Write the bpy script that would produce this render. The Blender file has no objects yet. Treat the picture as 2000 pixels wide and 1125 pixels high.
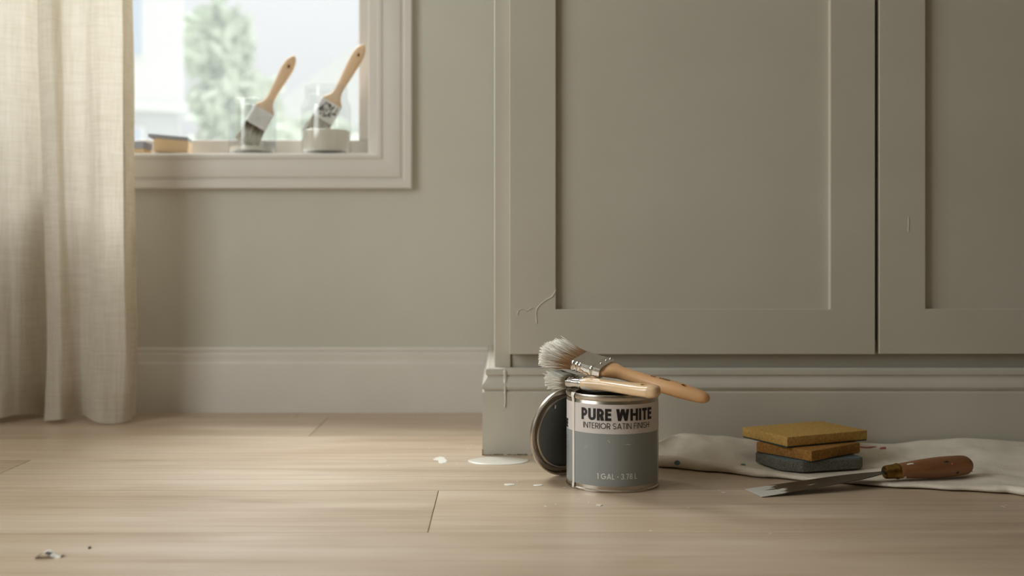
import bpy, bmesh, math, random
from mathutils import Vector, Matrix, noise as mnoise

# ------------------------------------------------------------------ camera, sky, sun, window light, exposure
sc = bpy.context.scene
COL = sc.collection
F_PX, VX, VY, H = 2150.0, 974.0, 500.0, 0.4115      # focal length in pixels of a 2000 px frame, vanishing point, camera height

def P(px, py, d):
    return Vector(((px - VX) * d / F_PX, d, H - (py - VY) * d / F_PX))

def floor_pt(px, py, z=0.0):
    d = (H - z) * F_PX / (py - VY)
    return Vector(((px - VX) * d / F_PX, d, z))

cam = bpy.data.cameras.new('camera')
cam.sensor_width = 36.0
cam.lens = 36.0 * F_PX / 2000.0
cam.shift_x = (1000.0 - VX) / 2000.0
cam.shift_y = -(562.5 - VY) / 2000.0
cam.clip_start = 0.05
cam.dof.use_dof = True
cam.dof.focus_distance = 1.95
cam.dof.aperture_fstop = 2.4
cam_o = bpy.data.objects.new('camera', cam)
COL.objects.link(cam_o)
cam_o.location = (0, 0, H)
cam_o.rotation_euler = (math.pi / 2, 0, 0)
sc.camera = cam_o

world = bpy.data.worlds.new('overcast_sky')
sc.world = world
world.use_nodes = True
wn = world.node_tree
wn.nodes.clear()
w_out = wn.nodes.new('ShaderNodeOutputWorld')
w_bg = wn.nodes.new('ShaderNodeBackground')
w_tc = wn.nodes.new('ShaderNodeTexCoord')
w_sep = wn.nodes.new('ShaderNodeSeparateXYZ')
w_map = wn.nodes.new('ShaderNodeMapRange')          # overcast sky: brighter towards the zenith
w_map.inputs['From Min'].default_value = 0.0
w_map.inputs['From Max'].default_value = 1.0
w_map.inputs['To Min'].default_value = 0.54
w_map.inputs['To Max'].default_value = 1.7
w_bg.inputs['Color'].default_value = (0.975, 0.99, 1.0, 1)
wn.links.new(w_tc.outputs['Generated'], w_sep.inputs[0])
wn.links.new(w_sep.outputs['Z'], w_map.inputs['Value'])
wn.links.new(w_map.outputs['Result'], w_bg.inputs['Strength'])
wn.links.new(w_bg.outputs[0], w_out.inputs[0])

sun = bpy.data.lights.new('hazy_sun', 'SUN')        # sun behind thin cloud: a broad soft source
sun.energy = 7.0
sun.angle = math.radians(36)
sun.color = (0.94, 0.99, 1.0)
sun_o = bpy.data.objects.new('hazy_sun', sun)
COL.objects.link(sun_o)
sun_o.rotation_euler = Vector((0.29, -0.50, -0.80)).to_track_quat('-Z', 'Y').to_euler()

SIDE = dict(y0=0.15, y1=1.85, z0=0.45, z1=2.15, x=-1.75)   # opening of the window in the left wall
day = bpy.data.lights.new('side_window_daylight', 'AREA')  # area lamp, brighter than the sky, stands in for an unseen window's daylight
day.shape = 'RECTANGLE'
day.size = 1.66
day.size_y = 1.66
day.energy = 51.0
day.color = (0.95, 1.0, 1.0)
day_o = bpy.data.objects.new('side_window_daylight', day)
COL.objects.link(day_o)
day_o.location = (SIDE['x'] - 0.22, (SIDE['y0'] + SIDE['y1']) / 2, (SIDE['z0'] + SIDE['z1']) / 2)
day_o.rotation_euler = Vector((1, 0, 0)).to_track_quat('-Z', 'Y').to_euler()

vs = sc.view_settings
vs.view_transform = 'Standard'
vs.look = 'None'
vs.exposure = 0.0
vs.gamma = 1.0
vs.use_curve_mapping = False

RND = random.Random(7)

# ------------------------------------------------------------------ materials
def lin(c):
    out = []
    for x in c:
        x = x / 255.0
        out.append(x / 12.92 if x <= 0.04045 else ((x + 0.055) / 1.055) ** 2.4)
    return tuple(out) + (1.0,)

class NT:
    def __init__(self, name):
        self.m = bpy.data.materials.new(name)
        self.m.use_nodes = True
        self.t = self.m.node_tree
        self.t.nodes.clear()
        self.out = self.n('ShaderNodeOutputMaterial')
    def n(self, kind, **kw):
        nd = self.t.nodes.new(kind)
        for k, v in kw.items():
            if k in nd.inputs:
                nd.inputs[k].default_value = v
            else:
                setattr(nd, k, v)
        return nd
    def l(self, a, b):
        self.t.links.new(a, b)
    def coords(self, scale=(1, 1, 1), rand=False):
        tc = self.n('ShaderNodeTexCoord')
        mp = self.n('ShaderNodeMapping')
        mp.inputs['Scale'].default_value = scale
        self.l(tc.outputs['Object'], mp.inputs['Vector'])
        if rand:
            oi = self.n('ShaderNodeObjectInfo')
            cb = self.n('ShaderNodeCombineXYZ')
            mu = self.n('ShaderNodeMath', operation='MULTIPLY')
            mu.inputs[1].default_value = 37.0
            self.l(oi.outputs['Random'], mu.inputs[0])
            for k in range(3):
                self.l(mu.outputs[0], cb.inputs[k])
            self.l(cb.outputs[0], mp.inputs['Location'])
        return mp.outputs[0]
    def noise(self, scale, detail=3.0, rough=0.55, stretch=(1, 1, 1), rand=False, dist=0.0):
        nz = self.n('ShaderNodeTexNoise')
        nz.inputs['Scale'].default_value = scale
        nz.inputs['Detail'].default_value = detail
        nz.inputs['Roughness'].default_value = rough
        nz.inputs['Distortion'].default_value = dist
        self.l(self.coords(stretch, rand), nz.inputs['Vector'])
        return nz.outputs['Fac']
    def ramp(self, fac, stops):
        r = self.n('ShaderNodeValToRGB')
        el = r.color_ramp.elements
        while len(el) < len(stops):
            el.new(0.5)
        for e, (p, c) in zip(el, stops):
            e.position = p
            e.color = c
        self.l(fac, r.inputs[0])
        return r.outputs[0]
    def mix(self, fac, a, b):
        mx = self.n('ShaderNodeMix', data_type='RGBA')
        for k, v in ((0, fac), (6, a), (7, b)):
            if isinstance(v, (int, float)):
                mx.inputs[k].default_value = v
            elif isinstance(v, tuple):
                mx.inputs[k].default_value = v
            else:
                self.l(v, mx.inputs[k])
        return mx.outputs[2]
    def bump(self, height, strength, dist):
        b = self.n('ShaderNodeBump')
        b.inputs['Strength'].default_value = strength
        b.inputs['Distance'].default_value = dist
        self.l(height, b.inputs['Height'])
        return b.outputs[0]

def mat(name, col, rough=0.5, metal=0.0, spec=0.5, col2=None, vscale=20.0, vstretch=(1, 1, 1), lo=0.35, hi=0.65,
        bscale=None, bstr=0.3, bdist=0.002, bstretch=(1, 1, 1), rand=False, detail=4.0, sheen=0.0, coat=0.0, rvar=0.0):
    t = NT(name)
    p = t.n('ShaderNodeBsdfPrincipled')
    c = lin(col)
    p.inputs['Base Color'].default_value = c
    p.inputs['Roughness'].default_value = rough
    p.inputs['Metallic'].default_value = metal
    p.inputs['Specular IOR Level'].default_value = spec
    p.inputs['Sheen Weight'].default_value = sheen
    p.inputs['Coat Weight'].default_value = coat
    if col2 is not None:
        nz = t.noise(vscale, detail, 0.6, vstretch, rand)
        t.l(t.ramp(nz, [(lo, c), (hi, lin(col2))]), p.inputs['Base Color'])
    if rvar:
        nz = t.noise(vscale * 0.7, 3, 0.6, vstretch, rand)
        mr = t.n('ShaderNodeMapRange')
        mr.inputs['To Min'].default_value = max(rough - rvar, 0.02)
        mr.inputs['To Max'].default_value = rough + rvar
        t.l(nz, mr.inputs['Value'])
        t.l(mr.outputs[0], p.inputs['Roughness'])
    if bscale:
        t.l(t.bump(t.noise(bscale, 3, 0.6, bstretch, rand), bstr, bdist), p.inputs['Normal'])
    t.l(p.outputs[0], t.out.inputs[0])
    return t.m

M = {}
M['wall'] = mat('greige_wall_paint', (203, 199, 187), 0.7, spec=0.3, col2=(198, 194, 181), vscale=2.5, bscale=160, bstr=0.12, bdist=0.001)
M['wall_dark'] = mat('olive_low_bounce_wall', (120, 112, 92), 0.8)  # unseen walls darkened so less light bounces back to the right
M['ceiling'] = mat('ceiling_paint', (226, 222, 214), 0.8)
M['trim'] = mat('white_trim_paint', (222, 216, 208), 0.42, col2=(216, 210, 201), vscale=3, bscale=40, bstr=0.06, bdist=0.001, bstretch=(0.1, 1, 1))
M['cab'] = mat('cabinet_paint', (202, 196, 181), 0.45, spec=0.4, col2=(197, 190, 174), vscale=3.0, bscale=70, bstr=0.09, bdist=0.001, bstretch=(1, 1, 0.12))
M['plinth'] = mat('plinth_paint', (205, 199, 186), 0.42, col2=(198, 192, 178), vscale=4.0, bscale=60, bstr=0.10, bdist=0.001, bstretch=(0.12, 1, 1))
M['dark_inside'] = mat('unpainted_cabinet_inside', (70, 62, 50), 0.8)
M['chipped'] = mat('chipped_paint_edge', (96, 86, 66), 0.8, col2=(150, 140, 120), vscale=90)

def plank_mat():
    t = NT('whitewashed_oak')
    p = t.n('ShaderNodeBsdfPrincipled')
    broad = t.noise(3.2, 4, 0.6, (0.45, 2.6, 1), True, 0.6)
    fine = t.noise(22, 6, 0.65, (0.10, 3.0, 1), True, 0.25)
    base = t.ramp(broad, [(0.30, lin((164, 138, 110))), (0.52, lin((190, 166, 140))), (0.72, lin((207, 189, 168)))])
    grain = t.ramp(fine, [(0.30, lin((156, 129, 102))), (0.50, lin((200, 179, 155))), (0.70, lin((209, 193, 172)))])
    c = t.mix(0.42, base, grain)
    oi = t.n('ShaderNodeObjectInfo')
    hs = t.n('ShaderNodeHueSaturation')
    mr = t.n('ShaderNodeMapRange')
    mr.inputs['To Min'].default_value = 0.94
    mr.inputs['To Max'].default_value = 1.05
    t.l(oi.outputs['Random'], mr.inputs['Value'])
    t.l(mr.outputs[0], hs.inputs['Value'])
    t.l(c, hs.inputs['Color'])
    t.l(hs.outputs[0], p.inputs['Base Color'])
    rr = t.n('ShaderNodeMapRange')
    rr.inputs['To Min'].default_value = 0.28
    rr.inputs['To Max'].default_value = 0.44
    t.l(broad, rr.inputs['Value'])
    t.l(rr.outputs[0], p.inputs['Roughness'])
    p.inputs['Specular IOR Level'].default_value = 0.8
    t.l(t.bump(fine, 0.10, 0.001), p.inputs['Normal'])
    t.l(p.outputs[0], t.out.inputs[0])
    return t.m
M['plank'] = plank_mat()
M['subfloor'] = mat('subfloor', (74, 52, 34), 0.9)

def linen():
    t = NT('natural_linen')
    d = t.n('ShaderNodeBsdfDiffuse')
    tr = t.n('ShaderNodeBsdfTranslucent')
    hw = t.noise(210, 3, 0.6, (0.06, 0.06, 1.0))
    vw = t.noise(260, 3, 0.6, (1.0, 0.3, 0.05))
    a = t.ramp(hw, [(0.32, lin((218, 208, 190))), (0.62, lin((236, 228, 214)))])
    b = t.ramp(vw, [(0.32, lin((218, 208, 190))), (0.62, lin((238, 230, 217)))])
    c = t.mix(0.5, a, b)
    t.l(c, d.inputs[0])
    t.l(c, tr.inputs[0])
    mx = t.n('ShaderNodeMixShader')
    mx.inputs[0].default_value = 0.5
    t.l(d.outputs[0], mx.inputs[1])
    t.l(tr.outputs[0], mx.inputs[2])
    bn = t.bump(hw, 0.25, 0.002)
    t.l(bn, d.inputs['Normal'])
    t.l(mx.outputs[0], t.out.inputs[0])
    return t.m
M['linen'] = linen()

def thin_glass(name, tint, gloss_rough=0.03, boost=1.0, edge=0.72):
    t = NT(name)
    tr = t.n('ShaderNodeBsdfTransparent')
    gl = t.n('ShaderNodeBsdfGlossy')
    gl.inputs['Roughness'].default_value = gloss_rough
    lw = t.n('ShaderNodeLayerWeight')
    lw.inputs[0].default_value = 0.22 * boost
    mx = t.n('ShaderNodeMixShader')
    mr = t.n('ShaderNodeMapRange')
    mr.inputs['To Min'].default_value = 0.20
    mr.inputs['To Max'].default_value = 0.50
    t.l(lw.outputs['Facing'], mr.inputs['Value'])
    t.l(t.ramp(lw.outputs['Facing'], [(0.55, tint), (0.95, (tint[0] * edge, tint[1] * edge, tint[2] * edge, 1))]), tr.inputs[0])
    pw = t.n('ShaderNodeMath', operation='POWER')
    pw.inputs[1].default_value = 2.0
    t.l(mr.outputs[0], pw.inputs[0])
    t.l(pw.outputs[0], mx.inputs[0])
    t.l(tr.outputs[0], mx.inputs[1])
    t.l(gl.outputs[0], mx.inputs[2])
    t.l(mx.outputs[0], t.out.inputs[0])
    return t.m
M['jar_glass'] = thin_glass('jar_glass', (0.975, 0.98, 0.98, 1), 0.06, 1.0)
M['side_pane'] = thin_glass('side_pane_glass', (0.97, 0.97, 0.97, 1))

def haze_pane():
    t = NT('hazed_window_pane')            # translucent mix lays the pale outdoor haze over the view
    tr = t.n('ShaderNodeBsdfTransparent')
    tr.inputs[0].default_value = (0.97, 0.97, 0.97, 1)
    tl = t.n('ShaderNodeBsdfTranslucent')
    tl.inputs[0].default_value = (0.88, 0.90, 0.92, 1)
    mx = t.n('ShaderNodeMixShader')
    mx.inputs[0].default_value = 0.08
    t.l(tr.outputs[0], mx.inputs[1])
    t.l(tl.outputs[0], mx.inputs[2])
    t.l(mx.outputs[0], t.out.inputs[0])
    return t.m
M['pane'] = haze_pane()

M['steel'] = mat('tin_plate', (190, 182, 170), 0.28, metal=1.0, bscale=120, bstr=0.03, bdist=0.0005, bstretch=(1, 1, 0.1), rvar=0.08)
M['chrome'] = mat('bright_ferrule_steel', (215, 213, 208), 0.12, metal=1.0, bscale=60, bstr=0.08, bdist=0.001)
M['brass'] = mat('aged_brass', (150, 116, 58), 0.35, metal=1.0, col2=(104, 78, 38), vscale=60)
M['lid_inside'] = mat('lid_grey_lacquer', (96, 98, 92), 0.30, metal=0.75, rvar=0.08)
M['can_inside'] = mat('can_inside_lacquer', (92, 96, 88), 0.35, metal=0.6)
M['label_white'] = mat('label_paper_white', (214, 205, 200), 0.38)
M['label_grey'] = mat('label_paper_grey', (143, 146, 143), 0.36)
M['ink'] = mat('label_ink_black', (26, 22, 22), 0.45)
M['ink_light'] = mat('label_ink_pale', (226, 224, 218), 0.45)
M['ink_mid'] = mat('label_ink_faded', (120, 116, 110), 0.5)
M['paint'] = mat('wet_satin_paint', (232, 226, 212), 0.22, coat=0.2)
M['paint_dry'] = mat('dried_paint', (228, 222, 210), 0.5)
M['paint_cab'] = mat('cabinet_paint_run', (203, 197, 182), 0.3)
M['wood_handle'] = mat('beech_handle', (214, 158, 106), 0.36, col2=(226, 178, 128), vscale=9, vstretch=(0.18, 1.6, 1.6), coat=0.25)
M['wood_pale'] = mat('pale_beech_handle', (220, 180, 134), 0.26, col2=(232, 200, 160), vscale=10, vstretch=(0.18, 1.6, 1.6), coat=0.4)
M['wood_matte'] = mat('matte_beech_handle', (205, 168, 134), 0.5, col2=(214, 182, 150), vscale=10, vstretch=(0.18, 1.6, 1.6))
M['wood_worn'] = mat('worn_handle_wood', (168, 116, 72), 0.5, col2=(128, 84, 50), vscale=14, vstretch=(0.25, 2.2, 2.2), bscale=60, bstr=0.2, bdist=0.001, bstretch=(0.15, 1, 1))
M['wood_bloom_pale'] = mat('bloom_pale_handle', (226, 190, 150), 0.5, col2=(232, 202, 168), vscale=10, vstretch=(0.18, 1.6, 1.6))  # wood lifted pale, imitating window bloom on the backlit sill brushes
M['ferrule_paint_bloom'] = mat('paint_and_bloom_ferrule', (238, 236, 233), 0.45, metal=0.3)  # paint film, lifted further to imitate the washed-out window glare
M['hole'] = M['wood_worn']
M['canvas'] = mat('drop_cloth_canvas', (238, 228, 212), 0.9, spec=0.1, col2=(224, 212, 194), vscale=14, bscale=420, bstr=0.8, bdist=0.0015, sheen=0.1)
M['stain_blue'] = mat('blue_paint_stain', (106, 130, 138), 0.8)
M['stain_red'] = mat('red_paint_stain', (186, 96, 86), 0.8)
M['foam_yellow'] = mat('yellow_sanding_foam', (214, 176, 104), 0.9, spec=0.2, col2=(190, 148, 82), vscale=260, bscale=420, bstr=0.5, bdist=0.002)
M['foam_brown'] = mat('brown_sanding_foam', (182, 132, 72), 0.9, spec=0.2, col2=(148, 104, 52), vscale=240, bscale=380, bstr=0.6, bdist=0.002)
M['grit_grey'] = mat('grey_grit', (126, 123, 113), 0.85, spec=0.4, col2=(84, 83, 76), vscale=420, bscale=500, bstr=0.7, bdist=0.002)
M['grit_teal'] = mat('dark_teal_grit', (44, 58, 56), 0.8, col2=(64, 80, 76), vscale=420, bscale=500, bstr=0.5, bdist=0.001)
M['grit_blue'] = mat('blue_grey_grit_face', (112, 126, 128), 0.6, col2=(92, 106, 108), vscale=300)
M['block_grey'] = mat('slate_sanding_face', (176, 180, 192), 0.8)
M['block_tan'] = mat('tan_sanding_foam', (244, 216, 176), 0.85)
M['flake_dark'] = mat('flake_underside', (52, 42, 40), 0.6)

def bristle_mat(name, base, mid, tip, edge0=0.30, edge1=0.60):
    t = NT(name)
    p = t.n('ShaderNodeBsdfPrincipled')
    at = t.n('ShaderNodeAttribute')
    at.attribute_name = 'along'
    t.l(t.ramp(at.outputs['Fac'], [(0.0, lin(base)), (edge0, lin(mid)), (edge1, lin(tip))]), p.inputs['Base Color'])
    p.inputs['Roughness'].default_value = 0.55
    t.l(p.outputs[0], t.out.inputs[0])
    return t.m
M['bristle'] = bristle_mat('paint_tipped_bristle', (112, 74, 38), (156, 120, 78), (226, 219, 205))
M['bristle_dark'] = bristle_mat('dark_bristle', (88, 74, 50), (128, 116, 92), (222, 218, 204), 0.25, 0.5)
M['bristle_white'] = bristle_mat('paint_soaked_bristle', (205, 198, 184), (214, 208, 194), (222, 216, 204))

def scraper_mat():
    t = NT('scraper_steel_with_paint')
    p = t.n('ShaderNodeBsdfPrincipled')
    tc = t.n('ShaderNodeTexCoord')
    sep = t.n('ShaderNodeSeparateXYZ')
    t.l(tc.outputs['Object'], sep.inputs[0])
    nz = t.noise(26, 4, 0.6, (0.5, 1.8, 1))
    mr = t.n('ShaderNodeMapRange')                # paint is thick at the working edge and streaks back from it
    mr.inputs['From Min'].default_value = 0.0
    mr.inputs['From Max'].default_value = 0.085
    mr.inputs['To Min'].default_value = 0.34
    mr.inputs['To Max'].default_value = -0.12
    t.l(sep.outputs['X'], mr.inputs['Value'])
    ad = t.n('ShaderNodeMath', operation='ADD')
    t.l(nz, ad.inputs[0]); t.l(mr.outputs[0], ad.inputs[1])
    fac = t.ramp(ad.outputs[0], [(0.56, (0, 0, 0, 1)), (0.60, (1, 1, 1, 1))])
    t.l(t.mix(fac, lin((118, 110, 100)), lin((206, 202, 194))), p.inputs['Base Color'])
    inv = t.n('ShaderNodeMath', operation='SUBTRACT')
    inv.inputs[0].default_value = 1.0
    t.l(fac, inv.inputs[1])
    t.l(inv.outputs[0], p.inputs['Metallic'])
    p.inputs['Roughness'].default_value = 0.36
    t.l(p.outputs[0], t.out.inputs[0])
    return t.m
M['blade'] = scraper_mat()
M['house'] = mat('white_house_render', (236, 236, 234), 0.9)
M['house_low'] = mat('pale_grey_cladding', (206, 208, 208), 0.9)
M['house_glass'] = mat('far_window_glass', (196, 206, 222), 0.3)
M['roof'] = mat('grey_roof', (204, 203, 202), 0.9)  # roof tone paled to carry the haze
M['leaf'] = mat('haze_paled_leaf', (192, 202, 180), 0.8, col2=(206, 213, 194), vscale=3)  # outdoor haze put into the leaf colour
M['bark'] = mat('bark', (170, 160, 148), 0.9)
M['ground'] = mat('outside_ground', (206, 208, 198), 0.95)

# ------------------------------------------------------------------ mesh helpers
class MB:
    def __init__(self):
        self.v, self.f, self.mi = [], [], []
    def add(self, verts, faces, mi=0):
        o = len(self.v)
        self.v.extend(Vector(q) for q in verts)
        for fc in faces:
            self.f.append(tuple(o + i for i in fc))
            self.mi.append(mi)
        return self
    def box(self, x0, x1, y0, y1, z0, z1, bevel=0.0, seg=2, mi=0, mtx=None):
        bm = bmesh.new()
        bmesh.ops.create_cube(bm, size=1.0)
        for v in bm.verts:
            v.co = Vector(((x0 + x1) / 2 + v.co.x * (x1 - x0), (y0 + y1) / 2 + v.co.y * (y1 - y0), (z0 + z1) / 2 + v.co.z * (z1 - z0)))
        if bevel:
            bmesh.ops.bevel(bm, geom=list(bm.edges), offset=bevel, segments=seg, profile=0.5, affect='EDGES')
        if mtx is not None:
            bm.transform(mtx)
        bm.verts.index_update()
        self.add([v.co.copy() for v in bm.verts], [[v.index for v in f.verts] for f in bm.faces], mi)
        bm.free()
        return self
    def loft(self, rings, closed=True, cap=True, mi=0):
        n = len(rings[0])
        verts = [q for r in rings for q in r]
        faces = []
        for i in range(len(rings) - 1):
            for j in range(n if closed else n - 1):
                k = (j + 1) % n
                faces.append((i * n + j, i * n + k, (i + 1) * n + k, (i + 1) * n + j))
        if cap and closed:
            faces.append(tuple(range(n))[::-1])
            faces.append(tuple((len(rings) - 1) * n + j for j in range(n)))
        return self.add(verts, faces, mi)
    def lathe(self, prof, seg=64, a0=0.0, a1=2 * math.pi, mi=0, mtx=None):
        full = abs(a1 - a0 - 2 * math.pi) < 1e-6
        cnt = seg if full else seg + 1
        verts, faces = [], []
        for i in range(cnt):
            a = a0 + (a1 - a0) * i / seg
            for r, z in prof:
                q = Vector((r * math.cos(a), r * math.sin(a), z))
                verts.append(mtx @ q if mtx is not None else q)
        n = len(prof)
        for i in range(seg):
            i2 = (i + 1) % cnt
            for j in range(n - 1):
                if prof[j][0] < 1e-9 and prof[j + 1][0] < 1e-9:
                    continue
                faces.append((i * n + j, i2 * n + j, i2 * n + j + 1, i * n + j + 1))
        return self.add(verts, faces, mi)
    def build(self, name, mats, parent=None, origin=(0, 0, 0), smooth=15, weld=1e-6):
        if not isinstance(mats, (list, tuple)):
            mats = [mats]
        o = Vector(origin)
        bm = bmesh.new()
        vs_ = [bm.verts.new(q - o) for q in self.v]
        for fc, m_ in zip(self.f, self.mi):
            try:
                f_ = bm.faces.new([vs_[i] for i in fc])
                f_.material_index = m_
            except ValueError:
                pass
        if weld:
            bmesh.ops.remove_doubles(bm, verts=bm.verts, dist=weld)
        bmesh.ops.recalc_face_normals(bm, faces=bm.faces)
        me = bpy.data.meshes.new(name)
        bm.to_mesh(me)
        bm.free()
        for m_ in mats:
            me.materials.append(m_)
        if smooth:
            me.shade_smooth()
            me.set_sharp_from_angle(angle=math.radians(smooth))
        ob = bpy.data.objects.new(name, me)
        COL.objects.link(ob)
        if parent is not None:
            ob.parent = parent
        else:
            ob.location = o
        return ob

def tag(o, label, cat, group=None):
    o['label'] = label
    o['category'] = cat
    if group:
        o['group'] = group
    return o

def struct(o):
    o['kind'] = 'structure'
    return o

def thing(name, loc, label=None, cat=None, group=None, rot=None):
    o = bpy.data.objects.new(name, None)
    o.empty_display_size = 0.02
    COL.objects.link(o)
    if rot is not None:
        o.matrix_world = Matrix.Translation(Vector(loc)) @ rot.to_4x4()
    else:
        o.location = loc
    if label:
        tag(o, label, cat, group)
    return o

def axes(x, yhint):
    x = Vector(x).normalized()
    z = x.cross(Vector(yhint)).normalized()
    y = z.cross(x).normalized()
    return Matrix((x, y, z)).transposed()

def cut(ob, cutter_mb):
    c = cutter_mb.build('cutter', [], None, smooth=0)
    md = ob.modifiers.new('hole', 'BOOLEAN')
    md.operation = 'DIFFERENCE'
    md.object = c
    md.solver = 'EXACT'
    bpy.context.view_layer.update()
    dg = bpy.context.evaluated_depsgraph_get()
    me = bpy.data.meshes.new_from_object(ob.evaluated_get(dg))
    ob.modifiers.clear()
    old = ob.data
    ob.data = me
    me.name = old.name
    bpy.data.meshes.remove(old)
    cm = c.data
    bpy.data.objects.remove(c)
    bpy.data.meshes.remove(cm)
    me.shade_smooth()
    me.set_sharp_from_angle(angle=math.radians(40))

def lerp_table(tab, x):
    if x <= tab[0][0]:
        return tab[0][1:] if len(tab[0]) > 2 else tab[0][1]
    for a, b in zip(tab, tab[1:]):
        if x <= b[0]:
            t = (x - a[0]) / (b[0] - a[0])
            t = t * t * (3 - 2 * t) if len(a) == 2 else t
            r = tuple(p + (q - p) * t for p, q in zip(a[1:], b[1:]))
            return r if len(a) > 2 else r[0]
    return tab[-1][1:] if len(tab[-1]) > 2 else tab[-1][1]

def catmull(pts, n):
    out = []
    m = len(pts)
    for i in range(n + 1):
        t = i / n * (m - 1)
        k = min(int(t), m - 2)
        u = t - k
        p0, p1, p2, p3 = pts[max(k - 1, 0)], pts[k], pts[k + 1], pts[min(k + 2, m - 1)]
        out.append(tuple(0.5 * (2 * b + (c - a) * u + (2 * a - 5 * b + 4 * c - d) * u * u + (3 * b - a - 3 * c + d) * u ** 3)
                         for a, b, c, d in zip(p0, p1, p2, p3)))
    return out

# ------------------------------------------------------------------ the room shell
WALL = 2.910
XL, XR, YR, ZC = -1.75, 2.4, -1.6, 2.7
WX0, WX1, WZ0, WZ1 = -1.62, -0.3195, 0.680, 2.40     # opening of the window in the back wall

def wall_hole(name, plane, u0, u1, z0, z1, hole, p0, p1):
    us = [u0, hole[0], hole[1], u1]
    zs = [z0, hole[2], hole[3], z1]
    mb = MB()
    def pt(u, p, z):
        return (u, p, z) if plane == 'y' else (p, u, z)
    for i in range(3):
        for j in range(3):
            if i == 1 and j == 1:
                continue
            for p in (p0, p1):
                mb.add([pt(us[i], p, zs[j]), pt(us[i + 1], p, zs[j]), pt(us[i + 1], p, zs[j + 1]), pt(us[i], p, zs[j + 1])], [(0, 1, 2, 3)])
    def strip(ua, za, ub, zb):
        mb.add([pt(ua, p0, za), pt(ub, p0, zb), pt(ub, p1, zb), pt(ua, p1, za)], [(0, 1, 2, 3)])
    for ua, za, ub, zb in ((hole[0], hole[2], hole[1], hole[2]), (hole[1], hole[2], hole[1], hole[3]), (hole[1], hole[3], hole[0], hole[3]), (hole[0], hole[3], hole[0], hole[2])):
        strip(ua, za, ub, zb)
    for i in range(3):
        strip(us[i], z0, us[i + 1], z0); strip(us[i], z1, us[i + 1], z1)
        strip(u0, zs[i], u0, zs[i + 1]); strip(u1, zs[i], u1, zs[i + 1])
    return struct(mb.build(name, M['wall'], smooth=0))

wall_hole('wall_back', 'y', XL - 0.2, XR + 0.2, -0.05, ZC + 0.1, (WX0, WX1, WZ0, WZ1), WALL, WALL + 0.2)
wall_hole('wall_left', 'x', YR - 0.2, WALL, -0.05, ZC + 0.1, (SIDE['y0'], SIDE['y1'], SIDE['z0'], SIDE['z1']), XL, XL - 0.2)
struct(MB().box(XR, XR + 0.2, YR - 0.2, WALL, -0.05, ZC + 0.1).build('wall_right', M['wall_dark'], smooth=0))
struct(MB().box(XL, XR, YR - 0.2, YR, -0.05, ZC + 0.1).build('wall_front', M['wall_dark'], smooth=0))
struct(MB().box(XL, XR, YR, WALL, ZC, ZC + 0.1).build('ceiling', M['ceiling'], smooth=0))

# floor: boards running along the wall, each one a piece of its own
floor = struct(MB().box(XL, XR, YR, WALL, -0.05, -0.012).build('floor', M['subfloor'], smooth=0))
ROWS = [2.807, 2.515, 2.223, 1.9315, 1.6385]
while ROWS[-1] > YR:
    ROWS.append(ROWS[-1] - 0.2925)
ROWS = [WALL] + ROWS
JOINTS = {1: -0.434, 2: -1.66, 3: -0.943, 4: -0.1054, 5: -1.25}
for r in range(len(ROWS) - 1):
    ya, yb = max(ROWS[r + 1], YR), ROWS[r]
    if yb - ya < 0.02:
        continue
    j = JOINTS.get(r, RND.uniform(-1.2, 0.9))
    xs = [j]
    while xs[0] > XL:
        xs.insert(0, xs[0] - 2.35)
    while xs[-1] < XR:
        xs.append(xs[-1] + 2.35)
    for a, b in zip(xs, xs[1:]):
        a, b = max(a, XL), min(b, XR)
        if b - a < 0.03:
            continue
        g = 0.0005
        cx, cy = (a + b) / 2, (ya + yb) / 2
        pl = MB().box(a + g, b - g, ya + g, yb - g, -0.012, 0.0, 0.0009, 1).build('floor_plank', M['plank'], floor, (cx, cy, 0), smooth=0)
        pl.location = (cx, cy, 0)

# baseboard along the back wall (moulded top edge)
def run(name, prof, pts, mat_, parent=None):
    """prof: (distance out from the wall plane, z); pts: path, offset by the profile towards the room on the path's right."""
    mb = MB()
    rings = []
    for (x, y), (nx, ny) in pts:
        rings.append([(x + nx * d, y + ny * d, z) for d, z in prof])
    mb.loft(rings, True, True)
    return mb.build(name, mat_, parent, smooth=28)

BB = [(0, 0), (0.019, 0), (0.019, 0.128), (0.0175, 0.1305), (0.012, 0.1315), (0.0115, 0.134), (0.0125, 0.144), (0.0135, 0.150), (0.013, 0.154), (0.008, 0.157),
      (0.0078, 0.160), (0.0105, 0.162), (0.0110, 0.167), (0.009, 0.1706), (0, 0.1706)]
struct(run('baseboard_back', BB, [((XL, WALL), (0, -1)), ((-0.0290, WALL), (0, -1))], M['trim']))
struct(run('baseboard_left', BB, [((XL, YR), (1, 0)), ((XL, WALL - 0.02), (1, 0))], M['trim']))

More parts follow.
